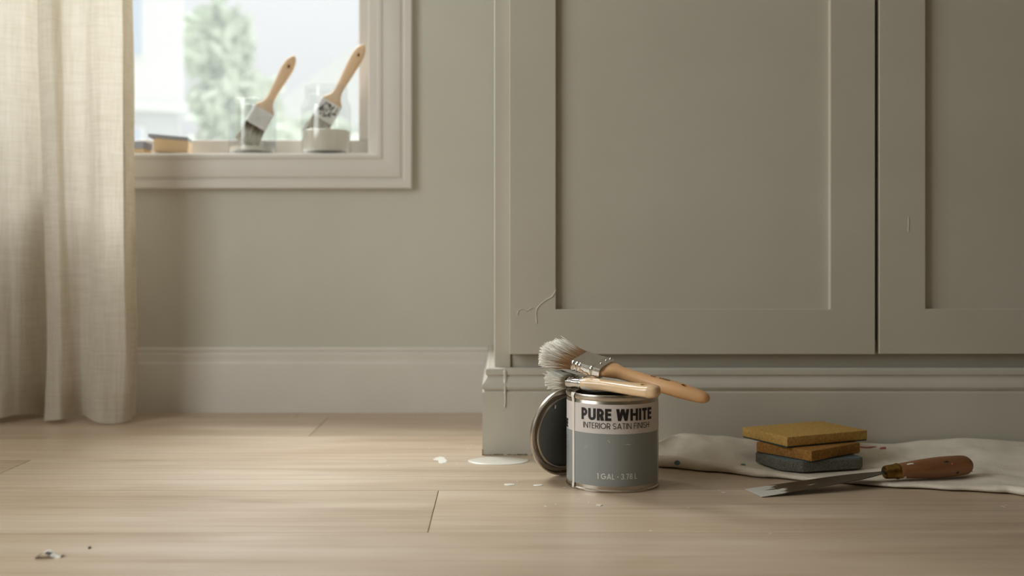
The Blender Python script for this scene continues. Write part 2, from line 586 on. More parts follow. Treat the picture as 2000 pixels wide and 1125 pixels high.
# window in the back wall
win = struct(thing('window_1', (0, 0, 0)))
CP = [(0.0, -0.004), (0.0, 0.016), (0.003, 0.018), (0.011, 0.018), (0.014, 0.015), (0.017, 0.0145), (0.030, 0.0165), (0.052, 0.0185), (0.060, 0.0175),
      (0.064, 0.013), (0.068, 0.013), (0.070, 0.020), (0.073, 0.022), (0.089, 0.022), (0.0915, 0.0195), (0.0915, -0.004)]
def casing(corner_a, corner_b, da, db):
    mb = MB()
    rings = []
    for (x, z), (ox, oz) in ((corner_a, da), (corner_b, db)):
        rings.append([(x + ox * o, WALL - p, z + oz * o) for o, p in CP])
    mb.loft(rings, True, True)
    return mb.build('window_casing', M['trim'], win, smooth=28)
casing((WX0, WZ0), (WX1, WZ0), (-1, -1), (1, -1))
casing((WX1, WZ0), (WX1, WZ1), (1, -1), (1, 1))
casing((WX1, WZ1), (WX0, WZ1), (1, 1), (-1, 1))
casing((WX0, WZ1), (WX0, WZ0), (-1, 1), (-1, -1))
MB().box(WX0 + 0.001, WX1 - 0.001, WALL - 0.004, WALL + 0.185, WZ0 - 0.001, WZ0 + 0.003, 0.001, 1).build('window_sill', M['trim'], win)
SY = 3.075                                             # sash plane
SX1 = -0.3968 + 0.006
MB().box(WX0, WX1, SY, SY + 0.035, WZ0 + 0.003, 0.736, 0.003).build('sash_rail', M['trim'], win)
MB().box(SX1, WX1 - 0.001, SY, SY + 0.035, 0.736, WZ1, 0.003).build('sash_stile', M['trim'], win)
MB().box(WX0 + 0.001, WX0 + 0.07, SY, SY + 0.035, 0.736, WZ1, 0.003).build('sash_stile', M['trim'], win)
MB().box(WX0 + 0.07, SX1, SY, SY + 0.035, WZ1 - 0.06, WZ1 - 0.001, 0.003).build('sash_rail', M['trim'], win)
MB().box(-0.3555, WX1 - 0.0005, 3.0, SY - 0.001, WZ0 + 0.0032, WZ1, 0.003).build('window_stop', M['trim'], win)
MB().box(WX0 + 0.0005, WX0 + 0.03, 3.0, SY - 0.001, WZ0 + 0.0032, WZ1, 0.003).build('window_stop', M['trim'], win)
MB().box(WX0 + 0.066, SX1 + 0.004, SY + 0.016, SY + 0.020, 0.732, WZ1 - 0.056).build('pane', M['pane'], win, smooth=0)

# window in the left wall (outside the picture, lights the room from the left)
w2 = struct(thing('window_2', (0, 0, 0)))
s = SIDE
for nm, b in (('window_frame', (s['y0'], s['y1'], s['z0'], s['z0'] + 0.05)), ('window_frame', (s['y0'], s['y1'], s['z1'] - 0.05, s['z1'])),
              ('window_frame', (s['y0'], s['y0'] + 0.05, s['z0'] + 0.05, s['z1'] - 0.05)), ('window_frame', (s['y1'] - 0.05, s['y1'], s['z0'] + 0.05, s['z1'] - 0.05)),
              ('window_frame', (1.0 - 0.02, 1.0 + 0.02, s['z0'] + 0.05, s['z1'] - 0.05))):
    MB().box(s['x'] - 0.12, s['x'] - 0.07, b[0] + 0.001, b[1] - 0.001, b[2] + 0.001, b[3] - 0.001, 0.004).build(nm, M['trim'], w2)
MB().box(s['x'] - 0.10, s['x'] - 0.096, s['y0'] + 0.05, 0.98, s['z0'] + 0.05, s['z1'] - 0.05).build('pane', M['side_pane'], w2, smooth=0)
MB().box(s['x'] - 0.10, s['x'] - 0.096, 1.02, s['y1'] - 0.05, s['z0'] + 0.05, s['z1'] - 0.05).build('pane', M['side_pane'], w2, smooth=0)

# ------------------------------------------------------------------ outside the window
struct(MB().box(-60, 60, 3.2, 120, -0.7, -0.6).build('ground', M['ground'], smooth=0))
hs = thing('house', (-2.58, 9.0, -0.6), 'tall white neighbouring house beyond the left side of the window', 'house', rot=Matrix.Rotation(math.radians(18), 3, 'Z'))
def hb(nm, x0, x1, y0, y1, z0, z1, m_, par=None):
    return MB().box(x0, x1, y0, y1, z0, z1, 0.01, 1).build(nm, m_, par or hs, (-2.58, 9.0, -0.6))
hb('wall', -7.0, -2.58, 9.0, 13.0, 1.62, 6.0, M['house'])
hb('lower_storey', -7.0, -2.60, 9.02, 13.0, -0.6, 1.60, M['house_low'])
hb('ledge', -7.0, -2.54, 8.95, 9.0, 1.58, 1.66, M['house'])
for z0, z1 in ((2.0, 2.55), (3.0, 3.7)):
    w_ = hb('window', -3.25, -2.87, 8.97, 9.0, z0, z1, M['house'])
    hb('pane', -3.22, -2.90, 8.95, 8.975, z0 + 0.03, z1 - 0.03, M['house_glass'], w_)
w_ = hb('window', -3.3, -2.88, 8.98, 9.02, 1.28, 1.46, M['house'])
hb('pane', -3.27, -2.91, 8.96, 8.985, 1.30, 1.44, M['house_glass'], w_)

h2 = thing('house', (-1.6, 22.0, -0.6), 'low distant house with a grey gabled roof seen behind the paint jar', 'house')
O2 = (-1.6, 22.0, -0.6)
MB().box(-4.6, -1.5, 22.0, 26.0, -0.6, 3.1, 0.01, 1).build('wall', M['house_low'], h2, O2)
rf = MB()
rf.loft([[(x, y, z) for x, z in ((-5.0, 3.0), (-1.1, 3.0), (-1.1, 4.9), (-2.4, 4.9), (-4.4, 3.4))] for y in (21.7, 26.3)])
rf.build('roof', M['roof'], h2, O2, smooth=0)
w_ = MB().box(-3.2, -2.5, 21.96, 22.0, 1.6, 2.7).build('window', M['house'], h2, O2, smooth=0)
MB().box(-3.12, -2.58, 21.93, 21.965, 1.68, 2.62).build('pane', M['house_glass'], w_, smooth=0)

def tree(loc, crown, label, seed, leaf=0.16, n=900):
    rn = random.Random(seed)
    t = thing('tree', loc, label, 'tree', 'trees outside the window')
    mb = MB()
    mb.loft([[(0.09 * (1 - 0.6 * k / 5) * math.cos(a) + 0.04 * math.sin(k), 0.09 * (1 - 0.6 * k / 5) * math.sin(a), k * 0.55) for a in [i * math.pi / 4 for i in range(8)]] for k in range(6)])
    mb.build('trunk', M['bark'], t)
    fb = MB()
    for (cx, cz, rx, rz, share) in crown:
        for _ in range(int(n * share)):
            while True:
                q = Vector((rn.uniform(-1, 1), rn.uniform(-1, 1), rn.uniform(-1, 1)))
                if q.length <= 1:
                    break
            c = Vector((cx + q.x * rx, q.y * rx, cz + q.z * rz))
            u = Vector((rn.gauss(0, 1), rn.gauss(0, 1), rn.gauss(0, 1))).normalized()
            w = u.orthogonal().normalized()
            s_ = leaf * rn.uniform(0.6, 1.3)
            fb.add([c - u * s_, c + w * s_ * 0.45, c + u * s_, c - w * s_ * 0.45], [(0, 1, 2, 3)])
    fo = fb.build('foliage', M['leaf'], t, smooth=0, weld=0)
    fo['kind'] = 'stuff'
    return t
tree((-3.75, 15.0, -0.6), [(-0.1, 3.9, 0.5, 0.5, 0.3), (0.18, 3.1, 0.6, 0.45, 0.3), (-0.1, 2.1, 0.6, 0.7, 0.3), (0.05, 4.9, 0.35, 0.4, 0.1)],
     'pale green leafy tree next to the white house outside', 3, 0.17, 1500)
tree((-3.2, 18.4, -0.6), [(0.0, 2.6, 1.0, 0.8, 0.6), (1.0, 1.9, 0.8, 0.6, 0.4)], 'low pale bushy tree far outside behind the glass tumbler', 5, 0.22, 700)

# ------------------------------------------------------------------ built-in cabinet
DY, FY, PY = 2.283, 2.305, 2.274         # door front, face frame front, plinth front
CX0, CX1 = -0.00965, 1.62
ORG = (CX0, FY, 0)
cab = thing('cabinet', ORG, 'built-in greige shaker cabinet with two tall doors standing on the floor', 'cabinet')
def cpart(mb, nm, m_, par=cab, smooth=15):
    return mb.build(nm, m_, par, ORG, smooth)
TOP = 2.46
cpart(MB().box(CX0, CX0 + 0.022, FY + 0.021, WALL - 0.002, 0.02, TOP, 0.002), 'side_panel', M['cab'])
cpart(MB().box(CX1 - 0.022, CX1, FY + 0.021, WALL - 0.002, 0.02, TOP, 0.002), 'side_panel', M['cab'])
cpart(MB().box(CX0, CX0 + 0.0355, FY, FY + 0.020, 0.02, TOP, 0.0025), 'frame_stile', M['cab'])
cpart(MB().box(CX1 - 0.060, CX1, FY, FY + 0.020, 0.02, TOP, 0.0025), 'frame_stile', M['cab'])
cpart(MB().box(CX0 + 0.0358, CX1 - 0.0603, FY + 0.0045, FY + 0.020, 0.02, 0.235, 0.002), 'frame_rail', M['cab'])
cpart(MB().box(CX0 + 0.0603, CX1 - 0.0603, FY + 0.0005, FY + 0.020, TOP - 0.06, TOP, 0.002), 'frame_rail', M['cab'])
cpart(MB().box(CX0 + 0.023, CX1 - 0.023, WALL - 0.012, WALL - 0.004, 0.02, TOP, 0), 'back_panel', M['dark_inside'], smooth=0)

def door(x0, x1, z0, z1):
    inl, inr, inb = 0.0966, 0.0934, 0.0935
    d = cpart(MB().box(x0 + inl - 0.012, x1 - inr + 0.012, DY + 0.0125, DY + 0.0195, z0 + inb - 0.012, z1 - 0.08, 0), 'door_panel', M['cab'], smooth=0)
    root = bpy.data.objects.new('door', None)
    COL.objects.link(root)
    root.parent = cab
    d.parent = root
    us, zs = [x0, x0 + inl, x1 - inr, x1], [z0, z0 + inb, z1 - 0.095, z1]
    bm = bmesh.new()
    g = [[[bm.verts.new((u, y, z)) for z in zs] for u in us] for y in (DY, DY + 0.0205)]
    for i in range(3):
        for j in range(3):
            if i == 1 and j == 1:
                continue
            for k in (0, 1):
                bm.faces.new((g[k][i][j], g[k][i + 1][j], g[k][i + 1][j + 1], g[k][i][j + 1]))
    def side(p, q):
        bm.faces.new((g[0][p[0]][p[1]], g[0][q[0]][q[1]], g[1][q[0]][q[1]], g[1][p[0]][p[1]]))
    for i in range(3):
        side((i, 0), (i + 1, 0)); side((i, 3), (i + 1, 3)); side((0, i), (0, i + 1)); side((3, i), (3, i + 1))
    side((1, 1), (2, 1)); side((2, 1), (2, 2)); side((2, 2), (1, 2)); side((1, 2), (1, 1))
    bmesh.ops.recalc_face_normals(bm, faces=bm.faces)
    bmesh.ops.dissolve_limit(bm, angle_limit=0.01, verts=bm.verts, edges=bm.edges)
    ed = [e for e in bm.edges if len(e.link_faces) == 2 and e.calc_face_angle() > 1.0]
    bmesh.ops.bevel(bm, geom=ed, offset=0.0014, segments=2, profile=0.5, affect='EDGES')
    bm.verts.index_update()
    fm = MB()
    fm.add([v.co.copy() for v in bm.verts], [[v.index for v in f.verts] for f in bm.faces])
    bm.free()
    cpart(fm, 'door_frame', M['cab'], root)
    return root
d1 = door(0.0223, 0.7810, 0.2076, 2.40)
d2 = door(0.7890, 1.5600, 0.2083, 2.40)

# runs of paint on the first door and on the plinth
def run_strip(path, w, bulb, y, name, par, m_, thick=0.0012, org=ORG):
    mb = MB()
    n = len(path)
    rings = []
    for i, (x, z) in enumerate(path):
        t = i / (n - 1)
        hw = w * (0.75 + 0.25 * math.cos(t * 5)) * (bulb if i == n - 2 else 1.0) * (0.35 if i in (0, n - 1) else 1.0)
        a = path[min(i + 1, n - 1)]
        b = path[max(i - 1, 0)]
        tx, tz = a[0] - b[0], a[1] - b[1]
        L = math.hypot(tx, tz) or 1.0
        nx, nz = -tz / L, tx / L
        rings.append([(x + nx * hw * c, y - thick * (1 - c * c), z + nz * hw * c) for c in (-1, -0.6, 0, 0.6, 1)])
    mb.loft(rings, closed=False)
    return mb.build(name, m_, par, org, smooth=60)
def dpx(px, py, d=DY):
    q = P(px, py, d)
    return (q.x, q.z)
run_strip([dpx(x, y) for x, y in ((1086, 566), (1078, 580), (1066, 586), (1056, 594), (1049, 602), (1047, 612), (1048, 622), (1048.5, 629), (1048.5, 632))], 0.0020, 1.5, DY, 'paint_run', d1, M['paint_cab'])
run_strip([dpx(x, y) for x, y in ((1040, 601), (1034, 604), (1029, 608), (1022, 603), (1013, 606), (1011, 612), (1011, 616))], 0.0016, 1.5, DY, 'paint_run', d1, M['paint_cab'])
run_strip([dpx(x, y) for x, y in ((1774, 424), (1774.5, 434), (1774, 444), (1774, 450), (1774, 453))], 0.0012, 1.4, DY, 'paint_run', d2, M['paint_cab'])

# moulded plinth, mitred round the cabinet's left corner
PLX = -0.0338
PROF = [(0.0, 0.0), (0.0, 0.1285), (0.0015, 0.1305), (0.0045, 0.1315), (0.0045, 0.1335), (0.0010, 0.136), (-0.0008, 0.140), (0.0005, 0.1455), (0.005, 0.151), (0.0085, 0.156),
        (0.0105, 0.1605), (0.0105, 0.1630), (0.0075, 0.1655), (0.0070, 0.1725), (0.0085, 0.1770), (0.0115, 0.179), (0.0295, 0.179), (0.0295, 0.0)]
mb = MB()
rings = []
xr = CX1 + 0.02
for sx, sy, fx, fy in ((PLX, WALL - 0.001, 1, 0), (PLX, PY, 1, 1), (xr, PY, 0, 1)):
    rings.append([(sx + fx * min(i_, 0.0236 if fx and not fy else 9), sy + fy * i_, z) for i_, z in PROF])
mb.loft(rings, True, True)
pl = mb.build('plinth', M['plinth'], cab, ORG, smooth=28)
run_strip([(P(x, y, PY).x, P(x, y, PY).z) for x, y in ((987, 764), (987, 772), (987.5, 780), (987, 787), (986.5, 792), (986.5, 796))], 0.0028, 1.35, PY + 0.0002, 'paint_run', cab, M['paint_cab'], 0.0022)
rr = []
for z, i_ in ((0.179, 0.0115), (0.1725, 0.0070), (0.1655, 0.0075), (0.1605, 0.0105), (0.151, 0.005), (0.140, -0.0008), (0.1335, 0.0030), (0.1285, 0.0)):
    w = 0.0040 if z > 0.15 else 0.003
    rr.append([(0.0138 + w * c, PY + i_ - 0.0016 * (1 - c * c), z) for c in (-1, -0.5, 0, 0.5, 1)])
MB().loft(rr, closed=False).build('paint_run', M['paint_cab'], cab, ORG, smooth=60)
# chipped paint along the bottom edge
mb = MB()
rn = random.Random(4)
x = PLX + 0.001
while x < 0.11:
    L = rn.uniform(0.006, 0.022)
    mb.box(x, x + L, PY - 0.0006, PY + 0.001, 0.0002, rn.uniform(0.0012, 0.0028))
    x += L * rn.uniform(1.0, 1.5)
mb.box(PLX - 0.0005, PLX + 0.0015, PY - 0.0006, PY + 0.001, 0.0002, 0.012)
o = mb.build('chipped_edge', M['chipped'], cab, ORG, smooth=0)
o['kind'] = 'stuff'

# ------------------------------------------------------------------ curtain panels
def curtain(name, label, section, zb, hem_z, seed, side_hem=0):
    """section: list of (px at the hem, px at picture top, depth at the hem, depth at the top)."""
    rn = random.Random(seed)
    ztop = 2.52
    n = 150
    s0 = catmull([((a - VX) * da / F_PX, da) for a, b, da, db in section], n)
    s1 = catmull([((b - VX) * db / F_PX, db) for a, b, da, db in section], n)
    q = Vector((s0[n // 2][0], s0[n // 2][1], 0))
    root = thing(name, q, label, 'curtain', 'linen curtain panels')
    def sheet(z0, z1, rows, out=0.0, i0=0):
        rings = []
        for k in range(rows + 1):
            z = z0 + (z1 - z0) * k / rows
            t = min(z / 1.04, 1.0)
            tt = t ** 0.85
            ring = []
            for i in range(i0, n + 1):
                xa, ya = s0[i]
                xb, yb = s1[i]
                u = i / n
                wob = mnoise.noise(Vector((u * 9, z * 1.6, seed))) * 0.010 + mnoise.noise(Vector((u * 22, z * 4.0, seed + 5))) * 0.0025
                low = max(0.0, 1 - z / 0.30)
                flare = low * low * 0.018 * math.sin(u * 15 + seed)
                zz = z + (low * 0.006 * math.sin(u * 11 + seed * 2) if k == 0 else 0)
                ring.append((xa + (xb - xa) * tt + wob * 0.3 + flare * 0.3, ya + (yb - ya) * tt + wob + flare - out, max(zz, 0.002)))
            rings.append(ring)
        return MB().loft(rings, closed=False)
    sheet(zb, ztop, 90).build('fabric', M['linen'], root, q, smooth=180)
    if side_hem:
        sheet(zb, ztop, 90, 0.0016, side_hem).build('side_hem', M['linen'], root, q, smooth=180)
    sheet(zb, hem_z, 10, 0.0018).build('hem', M['linen'], root, q, smooth=180)
    return root

curtain('curtain', 'linen curtain panel hanging beside the window, its right edge over the casing',
        [(104, 84, 2.80, 2.80), (95, 76, 2.758, 2.758), (100, 82, 2.725, 2.725), (122, 100, 2.70, 2.705), (142, 125, 2.725, 2.735), (165, 150, 2.735, 2.735), (195, 180, 2.705, 2.71), (225, 205, 2.70, 2.70),
         (248, 236, 2.705, 2.70), (251, 239, 2.715, 2.712), (262, 250, 2.745, 2.75), (273, 258, 2.775, 2.79)], 0.008, 0.083, 2.0, 121)
curtain('curtain', 'linen curtain panel at the left edge of the picture',
        [(-210, -210, 2.74, 2.74), (-150, -150, 2.70, 2.70), (-90, -90, 2.76, 2.76), (-40, -60, 2.72, 2.72), (6, -20, 2.71, 2.73), (30, 20, 2.73, 2.745), (55, 50, 2.755, 2.765), (80, 75, 2.80, 2.80), (105, 100, 2.845, 2.845), (118, 118, 2.87, 2.87)], 0.012, 0.085, 4.0)

# ------------------------------------------------------------------ strokes for lettering
def arc(cx, cy, rx, ry, a0, a1, n=14):
    return [(cx + rx * math.cos(math.radians(a0 + (a1 - a0) * i / n)), cy + ry * math.sin(math.radians(a0 + (a1 - a0) * i / n))) for i in range(n + 1)]

def glyph(ch, w):
    """-> (polylines, polygons, advance width); cap height 1, w the stroke width."""
    i = w / 2
    if ch == 'I':
        return [[(i, 0), (i, 1)]], [], w
    if ch == 'H':
        W = 0.70
        return [[(i, 0), (i, 1)], [(W - i, 0), (W - i, 1)], [(i, .52), (W - i, .52)]], [], W
    if ch in 'EF':
        W = 0.50
        L = [[(i, 0), (i, 1)], [(i, 1 - i), (W, 1 - i)], [(i, .52), (W * .96, .52)]]
        if ch == 'E':
            L.append([(i, i), (W, i)])
        return L, [], W
    if ch == 'L':
        return [[(i, 0), (i, 1)], [(i, i), (.45, i)]], [], .45
    if ch == 'T':
        W = .52
        return [[(W / 2, 0), (W / 2, 1)], [(0, 1 - i), (W, 1 - i)]], [], W
    if ch == 'U':
        W = .68
        r = W / 2 - i
        return [[(i, 1)] + arc(W / 2, W / 2, r, r, 180, 360) + [(W - i, 1)]], [], W
    if ch in 'PR':
        W = .58
        yb = .42
        r = (1 - i - yb) / 2
        L = [[(i, 0), (i, 1)], [(i, 1 - i), (W - i - r, 1 - i)] + arc(W - i - r, 1 - i - r, r, r, 90, -90) + [(i, yb)]]
        pg = []
        if ch == 'R':
            d = w * 1.15
            pg.append([(W - d, 0), (W + .02, 0), (W * .42 + d, yb), (W * .42, yb)])
        return L, pg, W
    if ch == 'N':
        W = .74
        d = w * 1.15
        return [[(i, 0), (i, 1)], [(W - i, 0), (W - i, 1)]], [[(W - d, 0), (W, 0), (d, 1), (0, 1)]], W
    if ch == 'W':
        W = 1.08
        d = w * 1.08
        xs = [0, .25 * W, .5 * W, .75 * W, W]
        pg = []
        for k in range(4):
            a, b = xs[k], xs[k + 1]
            top, bot = (a, b) if k % 2 == 0 else (b, a)
            t0 = 0 if top == 0 else (W - d if top == W else top - d / 2)
            pg.append([(bot - d / 2, 0), (bot + d / 2, 0), (t0 + d, 1), (t0, 1)])
        return [], pg, W
    if ch == 'A':
        W = .78
        d = w * 1.1
        return [[(W * .22, .28), (W * .78, .28)]], [[(0, 0), (d, 0), (W / 2 + d / 2, 1), (W / 2 - d / 2, 1)], [(W - d, 0), (W, 0), (W / 2 + d / 2, 1), (W / 2 - d / 2, 1)]], W
    if ch == 'O':
        W = .96
        return [arc(W / 2, .5, W / 2 - i, .5 - i, 0, 360, 28)], [], W
    if ch == 'G':
        W = .94
        return [arc(W / 2, .5, W / 2 - i, .5 - i, 48, 360, 26), [(W * .52, .5 - i * .2), (W, .5 - i * .2)]], [], W
    if ch == 'S':
        r = (1 - w) / 4
        W = 2 * r + w + .04
        return [arc(W / 2, 1 - i - r, r + .02, r, 25, 270) + arc(W / 2, i + r, r + .02, r, 90, -155)], [], W
    if ch == '1':
        return [[(.24, 0), (.24, 1)], [(.24, 1 - i), (.06, 1 - i)]], [], .24 + i
    if ch == '3':
        W = .52
        r = (1 - w) / 4
        return [arc(W / 2 - .02, 1 - i - r, r, r, 160, -90) + arc(W / 2 - .02, i + r, r * 1.05, r, 90, -160)], [], W
    if ch == '7':
        return [[(0, 1 - i), (.52, 1 - i)]], [[(.12, 0), (.12 + w * 1.1, 0), (.52, 1 - i), (.52 - w * 1.1, 1 - i)]], .52
    if ch == '8':
        W = .54
        r = (1 - w) / 4
        return [arc(W / 2, 1 - i - r, r * .92, r, 0, 360, 20), arc(W / 2, i + r, r * 1.08, r, 0, 360, 20)], [], W
    if ch in '.,':
        return [[(i, 0), (i, w)]], [], w
    if ch == '*':
        return [], [arc(.14, .46, .13, .13, 0, 330, 11)], .28
    return [], [], .20

def text_flat(txt, w, gap):
    """-> list of 2-D polygons and the total width; cap height 1."""
    polys = []
    x = 0.0
    for ch in txt:
        L, pg, adv = glyph(ch, w)
        for line in L:
            pts = []
            for a, b in zip(line, line[1:]):
                k = max(1, int(math.hypot(b[0] - a[0], b[1] - a[1]) / 0.2))
                pts += [(a[0] + (b[0] - a[0]) * t / k, a[1] + (b[1] - a[1]) * t / k) for t in range(k)]
            pts.append(line[-1])
            closed = math.hypot(line[0][0] - line[-1][0], line[0][1] - line[-1][1]) < 1e-6 and len(line) > 3
            side = []
            for k, p in enumerate(pts):
                a = pts[k - 1] if k else (pts[-2] if closed else p)
                b = pts[k + 1] if k < len(pts) - 1 else (pts[1] if closed else p)
                tx, ty = b[0] - a[0], b[1] - a[1]
                l_ = math.hypot(tx, ty) or 1
                nx, ny = -ty / l_ * w / 2, tx / l_ * w / 2
                side.append(((x + p[0] + nx, p[1] + ny), (x + p[0] - nx, p[1] - ny)))
            for (a0, a1), (b0, b1) in zip(side, side[1:]):
                polys.append([a0, a1, b1, b0])
        for q in pg:
            if len(q) == 4:          # slice diagonals so they follow the curve of the can
                for k in range(4):
                    t0, t1 = k / 4, (k + 1) / 4
                    f = lambda a, b, t: (x + a[0] + (b[0] - a[0]) * t, a[1] + (b[1] - a[1]) * t)
                    polys.append([f(q[0], q[3], t0), f(q[1], q[2], t0), f(q[1], q[2], t1), f(q[0], q[3], t1)])
            else:
                polys.append([(x + a, b) for a, b in q])
        x += adv + gap
    return polys, x - gap

# ------------------------------------------------------------------ paint can
CAN = Vector((0.2058, 1.993, 0.0))
CR, CH = 0.0822, 0.169
can = thing('paint_can', CAN, 'open one-gallon paint can with a white and grey label standing before the cabinet', 'paint can')
def canp(mb, nm, m_, par=can, smooth=35):
    return mb.build(nm, m_, par, (0, 0, 0), smooth)
body = [(0.0, 0.004), (0.078, 0.004), (0.0795, 0.0), (CR + 0.0016, 0.0005), (CR + 0.0018, 0.003), (CR, 0.0048), (CR, 0.158), (CR - 0.0008, 0.1595)]
canp(MB().lathe(body, 96), 'body', M['steel'])
canp(MB().lathe([(CR - 0.0012, 0.012), (CR - 0.0012, 0.1595)], 96), 'inner_wall', M['can_inside'])
rim = [(CR - 0.0012, 0.1575), (CR + 0.0003, 0.1585), (CR + 0.0016, 0.161), (CR + 0.0022, 0.166), (CR + 0.0015, 0.1685), (CR - 0.0005, 0.169), (CR - 0.0025, 0.1675), (CR - 0.0035, 0.163),
       (CR - 0.010, 0.1625), (CR - 0.0125, 0.164), (CR - 0.0140, 0.1665), (CR - 0.0155, 0.1660), (CR - 0.016, 0.162), (CR - 0.015, 0.1575), (CR - 0.0012, 0.1575)]
canp(MB().lathe(rim, 96), 'rim', M['steel'])
canp(MB().lathe([(0, 0.100), (CR - 0.0014, 0.100)], 64), 'paint_surface', M['paint'], smooth=0)

def cyl(u, z, r):                       # u: arc length to the right of the point that faces the viewer
    a = -math.pi / 2 + u / CR
    return (r * math.cos(a), r * math.sin(a), z)
def sleeve(a0, a1, z0, z1, r, n=64):
    mb = MB()
    rings = []
    for k in range(n + 1):
        u = math.radians(a0 + (a1 - a0) * k / n) * CR
        rings.append([cyl(u, z0, r), cyl(u, z1, r)])
    return mb.loft(rings, closed=False)
lab = canp(sleeve(-180, 180, 0.0108, 0.1530, CR + 0.0004, 96), 'label_sleeve', M['label_white'])
canp(sleeve(-62, 68.5, 0.0108, 0.1020, CR + 0.0006), 'grey_panel', M['label_grey'], lab)
canp(sleeve(-92, -64, 0.0108, 0.1020, CR + 0.0006, 16), 'grey_panel', M['label_grey'], lab)

def lettering(txt, w, gap, u_c, width, z0, cap, m_, nm='lettering', r=CR + 0.0009):
    polys, W = text_flat(txt, w, gap)
    mb = MB()
    for pl_ in polys:
        mb.add([cyl(u_c + (x / W - 0.5) * width, z0 + y * cap, r) for x, y in pl_], [tuple(range(len(pl_)))])
    return canp(mb, nm, m_, lab, smooth=0)
u_of = lambda px: math.asin(max(-1, min(1, (px - 1195.5) / 89.0))) * CR
def line_txt(txt, w, gap, p0, p1, z0, cap, m_):
    a, b = u_of(p0), u_of(p1)
    lettering(txt, w, gap, (a + b) / 2, b - a, z0, cap, m_)
line_txt('PURE WHITE', 0.225, 0.10, 1131, 1263, 0.1250, 0.0208, M['ink'])
line_txt('INTERIOR SATIN FINISH', 0.105, 0.13, 1134, 1258, 0.1108, 0.0102, M['ink'])
line_txt('1 GAL * 3.78 L', 0.15, 0.12, 1158, 1233, 0.0235, 0.0098, M['ink_light'])
# small print on the back panels of the label and three scratches
mb = MB()
rn = random.Random(11)
for k in range(44):
    z = 0.140 - k * 0.0027
    if 0.098 < z < 0.103:
        continue
    u0 = math.radians(76) * CR
    L = rn.uniform(0.006, 0.016)
    mb.add([cyl(u0, z, CR + 0.0009), cyl(u0 + L, z, CR + 0.0009), cyl(u0 + L, z + 0.0012, CR + 0.0009), cyl(u0, z + 0.0012, CR + 0.0009)], [(0, 1, 2, 3)])
for k in range(9):
    z = 0.088 - k * 0.004
    u0 = math.radians(-88) * CR
    L = rn.uniform(0.010, 0.020)
    mb.add([cyl(u0, z, CR + 0.0009), cyl(u0 + L, z, CR + 0.0009), cyl(u0 + L, z + 0.0014, CR + 0.0009), cyl(u0, z + 0.0014, CR + 0.0009)], [(0, 1, 2, 3)])
o = canp(mb, 'fine_print', M['ink_mid'], lab, smooth=0)
o['kind'] = 'stuff'
lettering('HE', 0.24, 0.1, math.radians(-86) * CR, 0.022, 0.104, 0.016, M['ink'])
def ustroke(pts, w, nm, m_, par, lift=0.0010):
    mb = MB()
    rings = []
    for k, (px, z) in enumerate(pts):
        u = u_of(px)
        f = 0.3 if k in (0, len(pts) - 1) else 1.0
        a = pts[min(k + 1, len(pts) - 1)]
        b = pts[max(k - 1, 0)]
        tu, tz = u_of(a[0]) - u_of(b[0]), a[1] - b[1]
        L = math.hypot(tu, tz) or 1
        nu, nz = -tz / L * w / 2 * f, tu / L * w / 2 * f
        rings.append([cyl(u - nu, z - nz, CR + 0.0008), cyl(u, z, CR + 0.0008 + lift), cyl(u + nu, z + nz, CR + 0.0008)])
    mb.loft(rings, closed=False)
    return canp(mb, nm, m_, par, smooth=60)
zc = lambda py: H - (py - VY) * 1.912 / F_PX
ustroke([(1134, zc(882)), (1138, zc(877)), (1142, zc(872))], 0.0008, 'scratch', M['ink_light'], lab, 0.0002)
ustroke([(1178, zc(859)), (1180, zc(862)), (1182, zc(865))], 0.0008, 'scratch', M['ink_light'], lab, 0.0002)
ustroke([(1209, zc(868.5)), (1216, zc(868)), (1222, zc(869))], 0.0009, 'scratch', M['paint'], lab, 0.0002)
# cream paint that ran over the rim and down the side
mb = MB()
rings = []
ud = math.radians(-61.5) * CR
for z, r, w in ((0.1665, CR - 0.011, 0.012), (0.1680, CR - 0.004, 0.013), (0.1700, CR - 0.0003, 0.0125), (0.1690, CR + 0.0024, 0.0105), (0.164, CR + 0.0034, 0.0085), (0.158, CR + 0.0020, 0.0075), (0.150, CR + 0.0012, 0.0070),
                (0.11, CR + 0.0012, 0.0060), (0.07, CR + 0.0012, 0.0062), (0.03, CR + 0.0012, 0.0060), (0.012, CR + 0.0012, 0.0064), (0.006, CR + 0.0022, 0.0070), (0.0015, CR + 0.0022, 0.005)):
    rings.append([cyl(ud + w * c / 2, z, r + 0.0012 * (1 - c * c)) for c in (-1, -.6, 0, .6, 1)])
mb.loft(rings, closed=False)
canp(mb, 'paint_run', M['paint'], can, smooth=60)

# lid leaning against the can's far left side
lean = math.radians(6)
nrm = Vector((0.574 * math.cos(lean), -0.819 * math.cos(lean), -math.sin(lean)))
tdir = Vector((-0.819, -0.574, 0))
LR = 0.0830
rot = Matrix((tdir, nrm.cross(tdir), nrm)).transposed()
LC = CAN + Vector((-0.574, 0.819, 0)) * (0.0845 + 0.009 + LR * math.sin(lean)) + tdir * 0.026
LC.z = LR * math.cos(lean) + 0.0008
lid = thing('can_lid', LC, 'round metal paint-can lid leaning upright against the can with its inside showing', 'lid', rot=rot)
lp = [(0.0652, 0.0008), (0.0660, 0.0036), (0.0682, 0.0040), (0.0692, 0.0028), (0.0696, -0.0052), (0.0706, -0.0060), (0.0774, -0.0060), (0.0784, -0.0050), (0.0788, 0.0034), (0.0797, 0.0046),
      (0.0820, 0.0046), (0.0830, 0.0030), (0.0830, -0.0012), (0.0818, -0.0032), (0.0796, -0.0040), (0.0786, -0.0074), (0.0700, -0.0074), (0.0680, -0.0018), (0.0652, -0.0018)]
